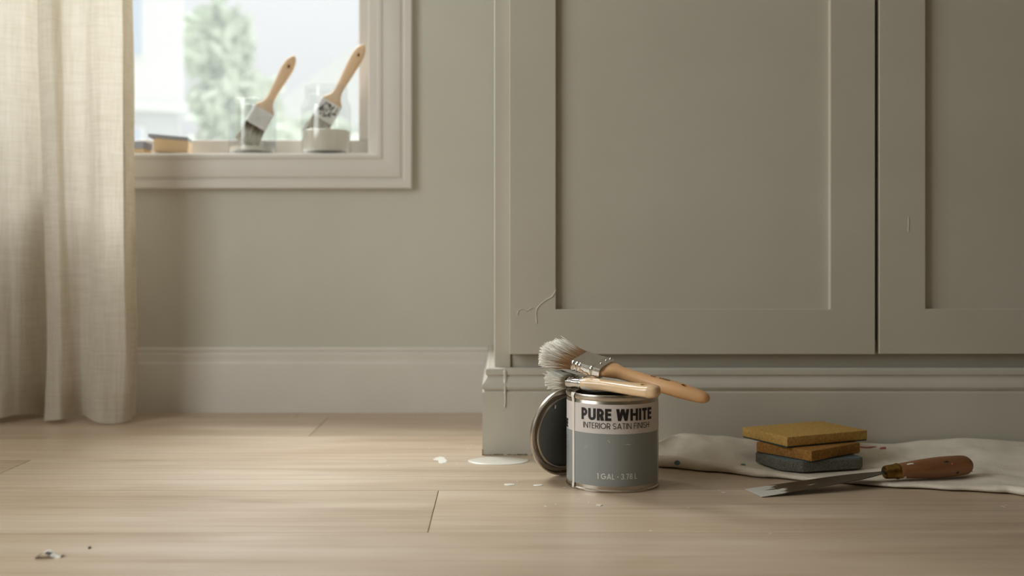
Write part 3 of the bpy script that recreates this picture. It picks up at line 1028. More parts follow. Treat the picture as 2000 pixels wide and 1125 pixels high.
lo_ = MB().lathe(lp + [lp[0]], 96).build('rim', M['steel'], lid, (0, 0, 0), 30)
MB().lathe([(0, 0.0006), (0.0647, 0.0006), (0.0653, 0.0), (0.0653, -0.0018), (0, -0.0018)], 96).build('inner_disc', M['lid_inside'], lid, (0, 0, 0), 40)
mb = MB()
mb.loft([[(0.030 + 0.0022 * w * math.cos(a), -0.049 + 0.0075 * (k / 4 - 0.5) , 0.0006 + (0.0012 * w if a == 0 else 0)) for a in (math.pi, 0)] for k, w in enumerate((0.3, 1, 0.8, 1.1, 0.3))], closed=False)
mb.build('paint_drop', M['paint'], lid, (0, 0, 0), 60)

# ------------------------------------------------------------------ brushes
def superring(x, hw, ht, n=28, e=2.4, yc=0.0, zc_=0.0):
    out = []
    for k in range(n):
        a = 2 * math.pi * k / n
        c, s_ = math.cos(a), math.sin(a)
        out.append((x, yc + hw * math.copysign(abs(c) ** (2 / e), c), zc_ + ht * math.copysign(abs(s_) ** (2 / e), s_)))
    return out

def bristle_mesh(name, parent, m_, n, x0, length, hw, ht, fl_w, fl_t, seed, rag=0.18, droop=0.0, paint_from=0.0, th=0.00042, skew=0.0):
    rn = random.Random(seed)
    verts, faces, att = [], [], []
    for _ in range(n):
        e = 3.0
        while True:
            a, b = rn.uniform(-1, 1), rn.uniform(-1, 1)
            if abs(a) ** 4 + abs(b) ** 4 <= 1:
                break
        if rn.random() < 0.45:           # many hairs lie at the outside of the bundle
            k = 1 / max(abs(a), abs(b), 0.2)
            a, b = a * k * 0.97, b * k * 0.97
        L = length * (1 - rag * rn.random() ** 2) * (1 - 0.05 * a * a)
        clump = mnoise.noise(Vector((a * 3.0, b * 3.0, seed))) * 0.5
        ja, jb = rn.gauss(0, 0.07), rn.gauss(0, 0.10)
        if rn.random() < 0.05:
            ja += rn.gauss(0, 0.18); jb += rn.gauss(0, 0.22)
        off = rn.uniform(-0.20, 0.16) + clump * 0.25 + paint_from
        r0 = th * rn.uniform(0.7, 1.5)
        base = len(verts)
        seg = 5
        for k in range(seg + 1):
            t = k / seg
            f = t ** 1.35
            y = hw * a * (1 + fl_w * f) + hw * f * (ja + clump * 0.10)
            z = ht * b * (1 + fl_t * f) + ht * f * (jb * 2 + clump * 0.35) + droop * t * t
            x = x0 - L * t - skew * y * t
            rr_ = r0 * (1.0 if t < 0.6 else (1.5 - 0.6 * t) * 1.05) * (0.5 if k == seg else 1)
            for c in range(3):
                an = c * 2.094 + a * 5
                verts.append((x, y + rr_ * math.cos(an), z + rr_ * math.sin(an)))
                att.append(min(max(t + off * (0.4 + t), 0.0), 1.0))
        for k in range(seg):
            for c in range(3):
                d = (c + 1) % 3
                faces.append((base + k * 3 + c, base + k * 3 + d, base + (k + 1) * 3 + d, base + (k + 1) * 3 + c))
        faces.append((base + seg * 3, base + seg * 3 + 1, base + seg * 3 + 2))
    me = bpy.data.meshes.new(name)
    me.from_pydata(verts, [], faces)
    at = me.attributes.new('along', 'FLOAT', 'POINT')
    at.data.foreach_set('value', att)
    me.materials.append(m_)
    me.shade_smooth()
    ob = bpy.data.objects.new(name, me)
    COL.objects.link(ob)
    ob.parent = parent
    ob['kind'] = 'stuff'
    return ob

def handle_mesh(parent, prof, m_, hole_x, hole_r, e=2.4, name='handle', zr=(-0.05, 0.05)):
    """prof: (x, half width, half thickness)"""
    n = 46
    rings = []
    x0, x1 = prof[0][0], prof[-1][0]
    cp = catmull(prof, n)
    for x, hw, ht in cp:
        rings.append(superring(x, max(hw, 0.0006), max(ht, 0.0006), e=e))
    ob = MB().loft(rings).build(name, m_, None, smooth=40)
    if hole_r:
        cm = MB()
        cm.loft([[(hole_x + hole_r * 1.25 * math.cos(a), hole_r * math.sin(a), z) for a in [2 * math.pi * i / 20 for i in range(20)]] for z in zr])
        cut(ob, cm)
    ob.parent = parent
    return ob

def ferrule_mesh(parent, x0, x1, hw, ht, m_, beads, e=4.5, name='ferrule'):
    rings = []
    n = 60
    for k in range(n + 1):
        x = x0 + (x1 - x0) * k / n
        g = 0.0
        for bx, bw, bh in beads:
            d = abs(x - bx) / bw
            if d < 1:
                g += bh * (0.5 + 0.5 * math.cos(math.pi * d))
        rings.append(superring(x, hw + g, ht + g, 40, e))
    rings.insert(0, superring(x0, hw - 0.001, ht - 0.001, 40, e))
    rings.append(superring(x1, hw - 0.001, ht - 0.001, 40, e))
    return MB().loft(rings).build(name, m_, parent, (0, 0, 0), 50)

def marks(parent, rects, m_, name, z):
    mb = MB()
    for x, y, lx, ly, an in rects:
        c, s_ = math.cos(an), math.sin(an)
        mb.add([(x + c * u * lx - s_ * v * ly, y + s_ * u * lx + c * v * ly, z(x)) for u, v in ((-.5, -.5), (.5, -.5), (.5, .5), (-.5, .5))], [(0, 1, 2, 3)])
    return mb.build(name, m_, parent, (0, 0, 0), 0)

# large brush on top
bt, be = P(1063, 684, 2.058), P(1386, 780, 1.912)
ax = (be - bt).normalized()
rot = axes(ax, (0.46, 0.88, 0.16))
LB = (be - bt).length
fc = bt + ax * (0.074 + 0.028)
big = thing('paint_brush', fc, 'large flat paint brush with paint-tipped bristles lying on top across the paint can', 'paint brush', rot=rot)
ferrule_mesh(big, -0.028, 0.028, 0.0385, 0.0112, M['chrome'], [(-0.025, 0.003, 0.0012), (-0.017, 0.0022, 0.0011), (0.0115, 0.0022, 0.0012), (-0.011, 0.002, 0.0006)])
for x, y in ((0.0185, -0.012), (0.0185, 0.012), (0.020, 0.028)):
    MB().lathe([(0, 0.0132), (0.0012, 0.0129), (0.0019, 0.0118), (0.0020, 0.0105)], 16).build('rivet', M['chrome'], big, (0, 0, 0)).location = (x, y, 0)
hl = LB - 0.102
handle_mesh(big, [(0.024, 0.0345, 0.0088), (0.030, 0.0345, 0.0090), (0.036, 0.0330, 0.0093), (0.046, 0.0255, 0.0098), (0.060, 0.0165, 0.0100), (0.080, 0.0135, 0.0104), (0.110, 0.0145, 0.0112),
                  (0.140, 0.0170, 0.0124), (0.165, 0.0176, 0.0124), (0.185, 0.0165, 0.0118), (hl - 0.014, 0.0135, 0.0102), (hl - 0.005, 0.0095, 0.0076), (hl - 0.001, 0.0045, 0.0040), (hl, 0.001, 0.001)], M['wood_handle'], 0.176, 0.0056)
bristle_mesh('bristles', big, M['bristle'], 1500, -0.0265, 0.071, 0.0355, 0.0088, 0.08, 0.90, 21, rag=0.34, paint_from=-0.07, th=0.00075)
MB().loft([superring(-0.024 - 0.058 * t, 0.033 * (1 + 0.02 * t), 0.0080 * (1 + 0.7 * t), 28, 4) for t in (0, .25, .5, .75, 1)]).build('bristle_core', M['paint_dry'], big, (0, 0, 0), 60)
rn = random.Random(9)
HP = [(0.080, 0.0135, 0.0104), (0.110, 0.0145, 0.0112), (0.140, 0.0170, 0.0124), (0.165, 0.0176, 0.0124)]
def on_handle(x, y):
    hw, ht = lerp_table(HP, x)
    return (x, y, ht * (1 - (abs(y) / hw) ** 2.4) ** (1 / 2.4) + 0.0004)
mb = MB()
def dash(x0, y0, x1, y1, w):
    tx, ty = x1 - x0, y1 - y0
    L = math.hypot(tx, ty)
    nx, ny = -ty / L * w / 2, tx / L * w / 2
    mb.add([on_handle(x0 + nx, y0 + ny), on_handle(x1 + nx, y1 + ny), on_handle(x1 - nx, y1 - ny), on_handle(x0 - nx, y0 - ny)], [(0, 1, 2, 3)])
for x in (0.098, 0.105):
    dash(x, 0.001, x + 0.003, 0.0012, 0.0008)
for k, x in enumerate((0.112, 0.1172, 0.1285, 0.1335, 0.1385, 0.1435)):
    dash(x, -0.004, x, 0.002, 0.0011)
    dash(x, 0.0015, x + 0.0034, 0.0012, 0.0011)
    dash(x + 0.0008, -0.001, x + 0.0036, -0.0038, 0.0011)
    if k > 2:
        dash(x + 0.0034, 0.001, x + 0.0034, -0.002, 0.0010)
o = mb.build('printed_mark', M['ink'], big, (0, 0, 0), 0)
o['kind'] = 'stuff'
# dried paint smears on the ferrule's near side
mb = MB()
for (xa, xb, za, zb) in ((-0.012, -0.002, -0.007, -0.001), (-0.004, 0.008, -0.0085, -0.004), (0.012, 0.022, -0.009, -0.006), (-0.024, -0.018, -0.002, 0.004)):
    pts = []
    for k in range(10):
        a = 2 * math.pi * k / 10
        r_ = rn.uniform(0.7, 1.15)
        pts.append(((xa + xb) / 2 + (xb - xa) / 2 * r_ * math.cos(a), -0.0394, (za + zb) / 2 + (zb - za) / 2 * r_ * math.sin(a)))
    mb.add(pts, [tuple(range(10))])
o = mb.build('paint_smear', M['wood_matte'], big, (0, 0, 0), 0)
o['kind'] = 'stuff'

# small brush underneath, in front
bt, be = P(1072, 734, 2.035), P(1287, 776, 1.868)
bt.z = 0.1850; be.z = 0.1805
ax = (be - bt).normalized()
rot = axes(ax, (0.665, 0.74, 0.16))
LS = (be - bt).length
fc = bt + ax * (0.052 + 0.017)
sm = thing('paint_brush', fc, 'small paint brush with a pale glossy handle resting on the rim of the paint can', 'paint brush', rot=rot)
ferrule_mesh(sm, -0.017, 0.017, 0.0160, 0.0098, M['chrome'], [(-0.013, 0.0018, 0.0009), (-0.0095, 0.0018, 0.0009), (-0.006, 0.0018, 0.0009), (0.012, 0.002, 0.0008)], e=3.0)
hl = LS - 0.069
handle_mesh(sm, [(0.013, 0.0155, 0.0096), (0.019, 0.0162, 0.0106), (0.027, 0.0158, 0.0108), (0.045, 0.0128, 0.0100), (0.070, 0.0112, 0.0094), (0.100, 0.0128, 0.0096), (0.130, 0.0156, 0.0102),
                 (0.155, 0.0164, 0.0106), (hl - 0.014, 0.0152, 0.0112), (hl - 0.005, 0.0118, 0.0090), (hl - 0.001, 0.0070, 0.0055), (hl, 0.003, 0.002)], M['wood_pale'], hl - 0.030, 0.0050, e=2.8)
bristle_mesh('bristles', sm, M['bristle_dark'], 650, -0.0155, 0.050, 0.0150, 0.0092, 0.30, 0.50, 31, rag=0.40, paint_from=0.0, th=0.0007)
mb = MB()
pts = []
for k in range(14):
    a = 2 * math.pi * k / 14
    pts.append((0.030 + 0.012 * math.cos(a) * (1 + 0.3 * math.sin(3 * a)), a))
rings = []
for t in (0.0, 0.25, 0.5, 0.75, 1.0):
    x = 0.020 + 0.026 * t
    hw, ht = lerp_table([(0.013, 0.0155, 0.0096), (0.019, 0.0162, 0.0106), (0.027, 0.0158, 0.0108), (0.045, 0.0128, 0.0100), (0.07, 0.0112, 0.0094)], x)
    ring = superring(x, hw + 0.0006, ht + 0.0006, 28, 2.8)
    a0 = (15, 14, 15, 16, 17)[int(t * 4)]
    a1 = (18, 21, 21, 20, 18)[int(t * 4)]
    rings.append([ring[min(a0 + (a1 - a0) * k // 4, 27)] for k in range(5)])
mb.loft(rings, closed=False)
mb.build('paint_smear', M['paint_dry'], sm, (0, 0, 0), 60)

# ------------------------------------------------------------------ canvas drop cloth
FRONT = [(0.285, 2.150), (0.3225, 2.127), (0.400, 2.085), (0.496, 2.030), (0.600, 1.985), (0.718, 1.940), (0.800, 1.918), (0.871, 1.899), (0.905, 1.872), (1.10, 1.855)]
CREST = [(0.285, 0.040), (0.335, 0.050), (0.42, 0.044), (0.50, 0.036), (0.58, 0.020), (0.70, 0.030), (0.80, 0.026), (0.88, 0.034), (0.95, 0.038), (1.10, 0.030)]
BACK = [(0.285, 2.205), (0.335, 2.250), (0.50, 2.262), (1.10, 2.264)]
ROLL = [(0.285, 0.024), (0.36, 0.024), (0.46, 0.017), (0.54, 0.0095), (0.70, 0.0085), (0.80, 0.0095), (0.90, 0.015), (1.10, 0.012)]
def plateau(x):
    return lerp_table([(0.285, 0.021), (0.36, 0.021), (0.45, 0.011), (0.52, 0.0080), (0.70, 0.0075), (0.86, 0.0080), (0.95, 0.0095), (1.1, 0.0085)], x)
def cloth_ring(x):
    yf, yb, zc_, zr, zp = lerp_table(FRONT, x), lerp_table(BACK, x), lerp_table(CREST, x), lerp_table(ROLL, x), plateau(x)
    ring = [(yb - 0.004, 0.001)]
    ring += [(yb, zc_ * 0.4), (yb + 0.002, zc_ * 0.8), (yb - 0.004, zc_), (yb - 0.012, zc_ * 0.97)]
    m_ = 26
    for k in range(1, m_ + 1):
        t = k / m_
        y = yb - 0.012 + (yf + 0.016 - yb + 0.012) * t
        fall = (1 - min(t / (0.85 - 0.63 * math.exp(-(((x - 0.60) / 0.13) ** 4)) if x < 0.6 else 0.55 - 0.33 * math.exp(-(((x - 0.60) / 0.13) ** 4))), 1.0)) ** 1.7
        z = zp + (zc_ * 0.97 - zp) * fall + (zr - zp) * max(0, (t - 0.85) / 0.15)
        sponge = math.exp(-(((x - 0.595) / 0.11) ** 4)) * (1 if t > 0.12 else t / 0.12)
        scrap = math.exp(-(((x - 0.78) / 0.09) ** 4)) * (1 if y < 2.03 else 0.0)
        wr = (mnoise.noise(Vector((x * 9, y * 16, 0.3))) * 0.007 + mnoise.noise(Vector((x * 26, y * 30, 2.3))) * 0.0034 + mnoise.noise(Vector((x * 5 + y * 22, x * 2, 4.1))) * 0.004)
        z += wr * (1 - max(sponge, scrap)) * (1.0 if t < 0.8 else 0.5)
        ring.append((y, max(z, 0.003)))
    for k in range(1, 8):
        a = math.pi * k / 8
        ring.append((yf + 0.016 - 0.016 * math.sin(a), zr / 2 + zr / 2 * math.cos(a) + 0.001))
    ring.append((yf + 0.018, 0.0010))
    return ring
mb = MB()
xs = [0.285 + (1.10 - 0.285) * k / 150 for k in range(151)]
rings = [[(x + 0.42 * max(0.0, y - 2.135) * max(0.0, 1 - (x - 0.285) / 0.3) + 0.004 * math.sin(y * 40) + 0.006 * (z / 0.03 if z > 0.01 else 0) * mnoise.noise(Vector((y * 20, z * 20, x))), y + 0.0025 * mnoise.noise(Vector((x * 18, z * 30, 7.0))), z) for y, z in cloth_ring(x)] for x in xs]
mb.loft(rings)
cl = mb.build('drop_cloth', M['canvas'], None, (0.6, 2.05, 0), smooth=70)
tag(cl, 'folded cream canvas drop cloth spread on the floor along the plinth', 'drop cloth')
def cloth_z(x, y):
    r = [q for q in cloth_ring(x)[3:32]]
    best = min(r, key=lambda q: abs(q[0] - y))
    return best[1]
def stain(cx, cy, rx, ry, m_, seed):
    rn = random.Random(seed)
    n = 12
    v = [(cx, cy, cloth_z(cx, cy) + 0.0012)]
    for k in range(n):
        a = 2 * math.pi * k / n
        r_ = rn.uniform(0.55, 1.1)
        x, y = cx + rx * r_ * math.cos(a), cy + ry * r_ * math.sin(a)
        v.append((x, y, cloth_z(x, y) + 0.0008))
    MB().add(v, [(0, 1 + k, 1 + (k + 1) % n) for k in range(n)]).build('paint_stain', m_, cl, (0.6, 2.05, 0), 60)
stain(0.470, 2.115, 0.006, 0.006, M['stain_blue'], 1)
stain(0.746, 2.235, 0.020, 0.006, M['stain_red'], 2)
stain(0.775, 2.222, 0.009, 0.005, M['stain_red'], 3)
stain(0.885, 2.06, 0.003, 0.003, M['stain_red'], 4)
# blue smudge on the rolled edge by the can
q = Vector((0.343, 2.1185, 0.014))
MB().loft([[(q.x + 0.006 * math.cos(a) * s_, q.y - 0.0035 - 0.0004 * (1 - s_), q.z + 0.005 * math.sin(a) * s_) for a in [i * math.pi / 4 for i in range(8)]] for s_ in (1.0, 0.5, 0.05)], cap=False).build('paint_stain', M['stain_blue'], cl, (0.6, 2.05, 0), 60)

# ------------------------------------------------------------------ sanding sponges
def rounded_slab(outline, z0, z1, bevel, sub=1):
    bm = bmesh.new()
    vb = [bm.verts.new((x, y, z0)) for x, y in outline]
    vt = [bm.verts.new((x, y, z1)) for x, y in outline]
    n = len(outline)
    bm.faces.new(vb[::-1]); bm.faces.new(vt)
    for k in range(n):
        bm.faces.new((vb[k], vb[(k + 1) % n], vt[(k + 1) % n], vt[k]))
    bmesh.ops.bevel(bm, geom=list(bm.edges), offset=bevel, segments=3, profile=0.5, affect='EDGES')
    bm.verts.index_update()
    out = MB()
    out.add([v.co.copy() for v in bm.verts], [[v.index for v in f.verts] for f in bm.faces])
    bm.free()
    return out
def rect(lx, ly, ch=(0, 0, 0, 0)):
    a, b = lx / 2, ly / 2
    out = []
    for (sx, sy), c in zip(((-1, -1), (1, -1), (1, 1), (-1, 1)), ch):
        if c:
            p1, p2 = (sx * (a - c), sy * b), (sx * a, sy * (b - c))
            out += [p2, p1] if (sx * sy) > 0 else [p1, p2]
        else:
            out.append((sx * a, sy * b))
    return out
def sponge(name, loc, rz, label, layers):
    r = thing(name, loc, label, 'sanding sponge', 'sanding sponges stacked on the cloth', rot=Matrix.Rotation(math.radians(rz), 3, 'Z'))
    for nm, outline, z0, z1, bev, m_ in layers:
        rounded_slab(outline, z0, z1, bev).build(nm, m_, r, (0, 0, 0), 18)
    return r
SZ = 0.0112
sponge('sanding_sponge', (0.594, 2.113, SZ), 17, 'grey gritty sanding sponge at the bottom of the stack on the drop cloth',
       [('foam', rect(0.168, 0.132, (0.030, 0.012, 0.012, 0.014)), 0.0, 0.0195, 0.003, M['grit_grey']),
        ('abrasive_face', rect(0.162, 0.126, (0.029, 0.011, 0.011, 0.013)), 0.0185, 0.0205, 0.0006, M['grit_blue'])])
sponge('sanding_sponge', (0.597, 2.124, SZ + 0.0208), 38, 'brown sanding sponge in the middle of the stack',
       [('foam', rect(0.153, 0.128), 0.001, 0.0205, 0.0022, M['foam_brown']), ('abrasive_face', rect(0.150, 0.125), 0.0, 0.0014, 0.0004, M['grit_teal'])])
sponge('sanding_sponge', (0.599, 2.158, SZ + 0.0416), 25.2, 'yellow sanding sponge on top of the stack with a dark underside',
       [('foam', rect(0.197, 0.134), 0.0024, 0.0205, 0.0018, M['foam_yellow']), ('abrasive_face', rect(0.195, 0.132), 0.0, 0.0026, 0.0006, M['grit_teal'])])

# ------------------------------------------------------------------ putty knife
tip = (floor_pt(1455, 957) + floor_pt(1488, 972)) / 2
tip.z = 0.0012
wdir = (floor_pt(1455, 957) - floor_pt(1488, 972)).normalized()
neck = P(1728, 922.5, 1.967)
ax = (neck - tip).normalized()
rot = axes(ax, wdir)
kn = thing('putty_knife', tip, 'putty knife with paint-smeared steel blade and worn wooden handle lying on the cloth edge', 'putty knife', rot=rot)
NL = (neck - tip).length
bl = []
for t, hw in ((0.0, 0.0315), (0.08, 0.0315), (0.25, 0.0302), (0.45, 0.0278), (0.65, 0.0245), (0.80, 0.0195), (0.90, 0.0130), (0.96, 0.0080), (1.03, 0.0055)):
    th = 0.0003 + 0.0007 * t
    bl.append([(NL * t, -hw, -th), (NL * t, hw, -th), (NL * t, hw, th), (NL * t, -hw, th)])
MB().loft(bl).build('blade', M['blade'], kn, (0, 0, 0), 20)
fe = P(1896, 907, 2.010)
hd = rot.inverted() @ (fe - tip)
hdir = (hd - Vector((NL, 0, 0))).normalized()
hrot = axes(hdir, (0, 1, 0)).to_4x4()
def local_lathe(prof, name, m_, par, seg=40, sq=1.0, wob=0.0):
    mb = MB()
    mtx = Matrix.Translation((NL, 0, 0)) @ hrot
    rings = []
    for x, r in prof:
        rings.append([mtx @ Vector((x, r * math.cos(2 * math.pi * k / seg), r * sq * math.sin(2 * math.pi * k / seg) * 1.0)) for k in range(seg)])
    mb.loft(rings)
    return mb.build(name, m_, par, (0, 0, 0), 40)
HLEN = (hd - Vector((NL, 0, 0))).length
local_lathe([(-0.001, 0.004), (0.0, 0.0105), (0.002, 0.0118), (0.022, 0.0130), (0.0235, 0.0142), (0.0265, 0.0142), (0.028, 0.0128)], 'ferrule', M['brass'], kn)
local_lathe([(-0.004, 0.0048), (0.0, 0.0048), (0.004, 0.0048)], 'tang', M['blade'], kn, 12)
hp = catmull([(0.0265, 0.0132), (0.029, 0.0150), (0.045, 0.0168), (0.075, 0.0195), (0.105, 0.0212), (0.130, 0.0215), (HLEN - 0.016, 0.0200), (HLEN - 0.006, 0.0150), (HLEN - 0.001, 0.0075), (HLEN, 0.001)], 40)
hnd = local_lathe([(x, max(r, 0.0008)) for x, r in hp], 'handle', M['wood_worn'], kn, 40, 0.86)
def handle_blob(x, ang, lx, la, m_, seed):
    rn = random.Random(seed)
    mtx = Matrix.Translation((NL, 0, 0)) @ hrot
    def pt(xx, a, up):
        r = lerp_table([(p[0], p[1]) for p in hp], xx) + up
        return mtx @ Vector((xx, r * math.cos(a), r * 0.86 * math.sin(a)))
    v = [pt(x, ang, 0.0010)]
    for k in range(10):
        b = 2 * math.pi * k / 10
        q_ = rn.uniform(0.6, 1.1)
        v.append(pt(x + lx * q_ * math.cos(b), ang + la * q_ * math.sin(b), 0.0005))
    MB().add(v, [(0, 1 + k, 1 + (k + 1) % 10) for k in range(10)]).build('paint_spot', m_, hnd, (0, 0, 0), 60)
handle_blob(0.034, -2.3, 0.004, 0.35, M['paint_dry'], 1)
handle_blob(0.046, -4.2, 0.007, 0.16, M['paint_dry'], 2)
handle_blob(0.135, -2.7, 0.004, 0.16, M['flake_dark'], 3)
handle_blob(0.125, -3.6, 0.003, 0.14, M['stain_red'], 4)
handle_blob(0.115, -3.9, 0.006, 0.08, M['flake_dark'], 5)

# ------------------------------------------------------------------ paint on the floor
def blob(name, cx, cy, rx, ry, h, label, seed, m_='paint', rag=0.12, ang=0.0, cat='paint spill', group=None, n=40):
    rn = random.Random(seed)
    rad = [1 + rag * mnoise.noise(Vector((math.cos(2 * math.pi * k / n) * 1.6, math.sin(2 * math.pi * k / n) * 1.6, seed))) * 2 for k in range(n)]
    ca, sa = math.cos(ang), math.sin(ang)
    rings = []
    for s_, z in ((1.0, 0.0002), (0.985, h * 0.55), (0.94, h * 0.9), (0.80, h), (0.3, h * 1.02), (0.02, h * 1.02)):
        ring = []
        for k in range(n):
            a = 2 * math.pi * k / n
            x, y = rx * rad[k] * s_ * math.cos(a), ry * rad[k] * s_ * math.sin(a)
            ring.append((cx + ca * x - sa * y, cy + sa * x + ca * y, z))
        rings.append(ring)
    o = MB().loft(rings).build(name, M[m_], None, (cx, cy, 0), 60)
    return tag(o, label, cat, group)
q0, q1 = floor_pt(914, 901), floor_pt(1034, 901)
blob('paint_puddle', (q0.x + q1.x) / 2, 2.208, (q1.x - q0.x) / 2, 0.042, 0.0022, 'wide white paint puddle on the floor below the plinth corner', 2, rag=0.03)
q = floor_pt(862, 898)
blob('paint_smear', q.x, q.y, 0.014, 0.030, 0.0007, 'dry white paint smear on the floorboard left of the puddle', 6, 'paint_dry', 0.35, 0.2)
for (px, py, rx, ry, lab_) in ((995, 946.5, 0.010, 0.009, 'small white paint drop on the floorboard between puddle and can'),
                              (1052, 948, 0.009, 0.006, 'thin white paint fleck on the floor left of the can base'),
                              (1170, 987, 0.005, 0.005, 'tiny white paint spot on the floor in front of the can')):
    q = floor_pt(px, py)
    blob('paint_drop', q.x, q.y, rx, ry, 0.0010, lab_, px, 'paint', 0.2)
mb = MB()
rn = random.Random(17)
SP = [(752, 868, 1.4), (838, 876, 1.6), (757, 909, 1.5), (795, 862, 1.2), (892, 907, 1.2), (1010, 940, 1.5), (1318, 945, 3), (1412, 962, 4), (1404, 958, 2), (1130, 975, 2), (1270, 1037, 3),
      (1504, 1042, 2.5), (1960, 990, 4), (1965, 987, 2), (1065, 989, 3), (1085, 985, 2), (1150, 981, 2), (920, 870, 2), (915, 876, 2), (605, 828, 2), (815, 811, 2), (1345, 992, 2), (1102, 953, 2.5), (1500, 990, 2)]
for px, py, w in SP:
    q = floor_pt(px, py)
    n = 7
    s_ = w * q.y / F_PX
    pts = [(q.x + s_ * rn.uniform(0.6, 1.5) * math.cos(2 * math.pi * k / n), q.y + s_ * rn.uniform(1.0, 2.4) * math.sin(2 * math.pi * k / n), 0.0004) for k in range(n)]
    mb.add(pts + [(q.x, q.y, 0.0009)], [(k, (k + 1) % n, n) for k in range(n)])
o = mb.build('paint_specks', M['paint_dry'], None, (0, 0, 0), 60)
o['kind'] = 'stuff'
tag(o, 'fine white paint specks spattered over the floorboards', 'paint specks')

# curled paint flake near the lower left corner
q = floor_pt(95, 1089)
mb = MB()
rings = []
for k in range(11):
    t = k / 10
    x = -0.018 + 0.036 * t
    lift = 0.0004 + 0.007 * math.sin(math.pi * t) ** 2 * (1.0 if t < 0.5 else 0.8) + (0.003 if t > 0.9 else 0)
    rings.append([(q.x + x, q.y + y * (0.55 + 0.45 * math.sin(math.pi * t)) + 0.006 * t, lift + abs(y) * 0.25 * math.sin(math.pi * t * 2)) for y in (-0.010, -0.004, 0.003, 0.009)])
mb.loft(rings, closed=False)
fl = mb.build('paint_flake', [M['paint'], M['flake_dark']], None, (q.x, q.y, 0), 50)
for f_ in fl.data.polygons:
    if 0.35 < (f_.center.x + 0.018) / 0.036 < 0.62 and f_.center.y < 0.003:
        f_.material_index = 1
tag(fl, 'curled white and dark paint flake lying on the near floorboard', 'paint flake')
q = floor_pt(175, 1071)
blob('grit_crumb', q.x, q.y, 0.0022, 0.003, 0.0022, 'tiny dark crumb on the floor behind the curled flake', 8, 'flake_dark', 0.3, cat='crumb', n=12)

# ------------------------------------------------------------------ things on the window sill
SILL = WZ0 + 0.0032
JY = 2.985
def sill_x(px, d=JY):
    return (px - VX) * d / F_PX
# straight tumbler
TX = sill_x(493)
tr_, th_ = 0.0640, 0.148
tb = thing('glass_tumbler', (TX, JY, SILL), 'clear straight-sided glass tumbler holding a brush on the window sill', 'tumbler')
MB().lathe([(0, 0.0), (tr_ - 0.006, 0.0), (tr_ - 0.002, 0.003), (tr_, 0.010), (tr_ + 0.0005, th_ - 0.001), (tr_ - 0.001, th_), (tr_ - 0.0028, th_ - 0.001), (tr_ - 0.003, 0.012), (tr_ - 0.006, 0.009), (0, 0.009)], 64).build('glass', M['jar_glass'], tb, (0, 0, 0), 40)
MB().lathe([(0, 0.0095), (tr_ - 0.0065, 0.0095), (tr_ - 0.0035, 0.0125), (tr_ - 0.0035, 0.022), (0, 0.022)], 48).build('milky_water', M['paint'], tb, (0, 0, 0), 40)
# round jar with a threaded neck
JX = sill_x(637)
jr = thing('glass_jar', (JX, JY, SILL), 'clear threaded glass jar half full of cream paint on the window sill', 'jar')
jp = [(0, 0), (0.055, 0.0), (0.063, 0.004), (0.0675, 0.014), (0.0675, 0.128), (0.065, 0.140), (0.059, 0.149), (0.057, 0.154), (0.0588, 0.157), (0.0588, 0.160), (0.0570, 0.162), (0.0570, 0.167), (0.0590, 0.1695), (0.0590, 0.173), (0.0570, 0.176), (0.0575, 0.186), (0.056, 0.188),
      (0.0540, 0.186), (0.0540, 0.156), (0.0560, 0.149), (0.062, 0.138), (0.0645, 0.128), (0.0645, 0.016), (0.060, 0.008), (0, 0.006)]
MB().lathe(jp, 64).build('glass', M['jar_glass'], jr, (0, 0, 0), 40)
MB().lathe([(0, 0.0065), (0.0595, 0.0085), (0.0640, 0.0165), (0.0640, 0.066), (0.0625, 0.0675), (0, 0.0670)], 64).build('paint', M['paint'], jr, (0, 0, 0), 40)

def sill_brush(label, t_px, e_px, d0, d1, hw, ferr, brl, bm_, hm_, seed, printed):
    a, b = P(t_px[0], t_px[1], d0), P(e_px[0], e_px[1], d1)
    ax_ = (b - a).normalized()
    rot_ = axes(ax_, Vector((0.86, 0.30, -0.40)))
    L = (b - a).length
    r = thing('paint_brush', a + ax_ * (brl + ferr / 2), label, 'paint brush', rot=rot_)
    f2 = ferr / 2
    ferrule_mesh(r, -f2, f2, hw, 0.0085, M['ferrule_paint_bloom'], [(-f2 + 0.004, 0.003, 0.001), (f2 - 0.004, 0.003, 0.001)])
    hl_ = L - brl - f2
    handle_mesh(r, [(f2 - 0.003, hw * 0.93, 0.0078), (f2 + 0.006, hw * 0.90, 0.0085), (f2 + 0.016, hw * 0.62, 0.0090), (f2 + 0.030, hw * 0.42, 0.0090), (f2 + 0.055, hw * 0.40, 0.0092), (f2 + 0.100, hw * 0.50, 0.0100),
                    (hl_ - 0.040, hw * 0.56, 0.0100), (hl_ - 0.015, hw * 0.42, 0.0085), (hl_ - 0.004, hw * 0.20, 0.0055), (hl_, 0.001, 0.001)], hm_, hl_ - 0.034, 0.0042, zr=(-0.05, 0.004))
    bristle_mesh('bristles', r, bm_, 700, -f2 + 0.002, brl, hw * 0.94, 0.0072, 0.04, 0.35, seed, rag=0.12, paint_from=0.1, th=0.0007)
    MB().loft([superring(-f2 + 0.003 - brl * 0.85 * t, hw * 0.90, 0.0066, 24, 4) for t in (0, .5, 1)]).build('bristle_core', M['paint_dry'] if printed else M['wood_matte'], r, (0, 0, 0), 60)
    return r, f2
b1, f2 = sill_brush('brush with washed-out pale wooden handle standing in the glass tumbler', (477, 285), (575, 109), 2.975, 2.995, 0.0300, 0.050, 0.062, M['bristle_dark'], M['wood_bloom_pale'], 41, False)
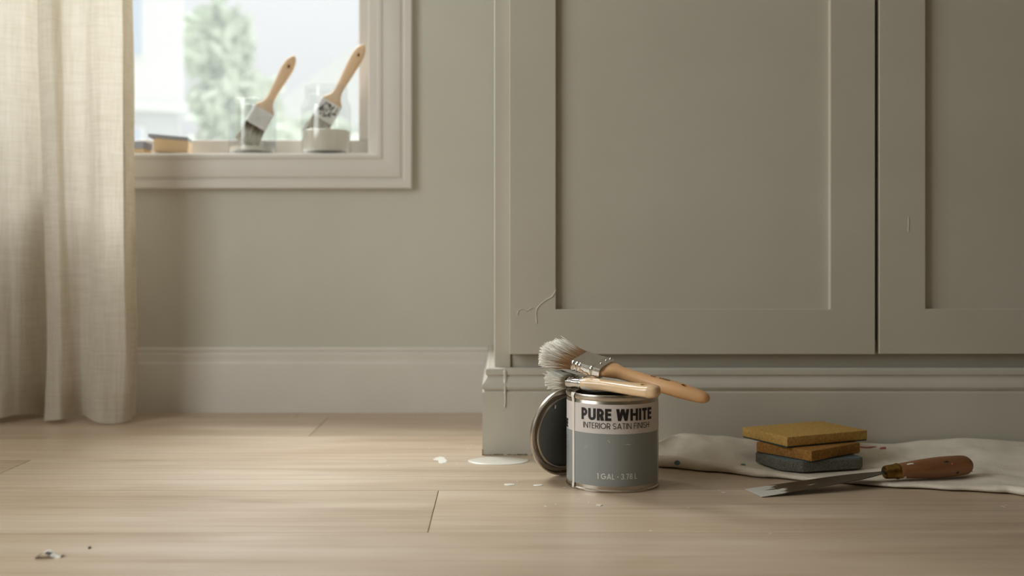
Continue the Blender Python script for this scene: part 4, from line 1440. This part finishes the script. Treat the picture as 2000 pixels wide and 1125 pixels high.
b2, f2b = sill_brush('brush with printed ferrule and tan handle standing in the paint jar', (609, 271), (711, 87), 2.975, 2.995, 0.0305, 0.054, 0.058, M['bristle_white'], M['wood_bloom_pale'], 43, True)
rn = random.Random(23)
mk = []
for k in range(34):
    mk.append((rn.uniform(-0.022, 0.020), rn.uniform(-0.022, 0.022), rn.uniform(0.004, 0.013), rn.uniform(0.0012, 0.0035), rn.choice((0.3, 1.2, -0.6, 1.57, 0.0))))
o = marks(b2, mk, M['ink'], 'printed_mark', lambda x: 0.0092)
o['kind'] = 'stuff'
o = marks(b2, [(a, b, c * 1.0, d, e) for a, b, c, d, e in mk], M['ink'], 'printed_mark', lambda x: -0.0092)
o['kind'] = 'stuff'
o = marks(b1, [(-0.004, -0.004, 0.012, 0.005, 0.4), (0.002, 0.006, 0.010, 0.003, 0.9), (-0.008, 0.004, 0.006, 0.003, 0.0)], M['ink_light'], 'printed_mark', lambda x: -0.0092)
o['kind'] = 'stuff'

# sanding blocks on the sill beside the curtain
def block(loc, rz, label, layers, tilt=0.0):
    r = thing('sanding_block', loc, label, 'sanding block', 'sanding blocks on the sill', rot=Matrix.Rotation(math.radians(rz), 3, 'Z') @ Matrix.Rotation(math.radians(tilt), 3, 'Y'))
    for nm, lx, ly, z0, z1, dx, m_ in layers:
        MB().box(dx - lx / 2, dx + lx / 2, -ly / 2, ly / 2, z0, z1, 0.002).build(nm, m_, r, (0, 0, 0))
    return r
block((sill_x(331, 2.97), 2.97, SILL + 0.0045), 8, 'tan sanding block with slate top lying slightly tilted on the sill', [('foam', 0.090, 0.070, 0.0, 0.036, 0.008, M['block_tan']), ('abrasive_face', 0.104, 0.074, 0.0362, 0.046, -0.001, M['block_grey'])], 4.5)
block((sill_x(259, 2.965), 2.965, SILL + 0.0002), -4, 'low slate and tan sanding block half hidden by the curtain on the sill', [('foam', 0.086, 0.066, 0.0, 0.014, 0.0, M['block_tan']), ('abrasive_face', 0.086, 0.066, 0.0142, 0.034, 0.0, M['block_grey'])])
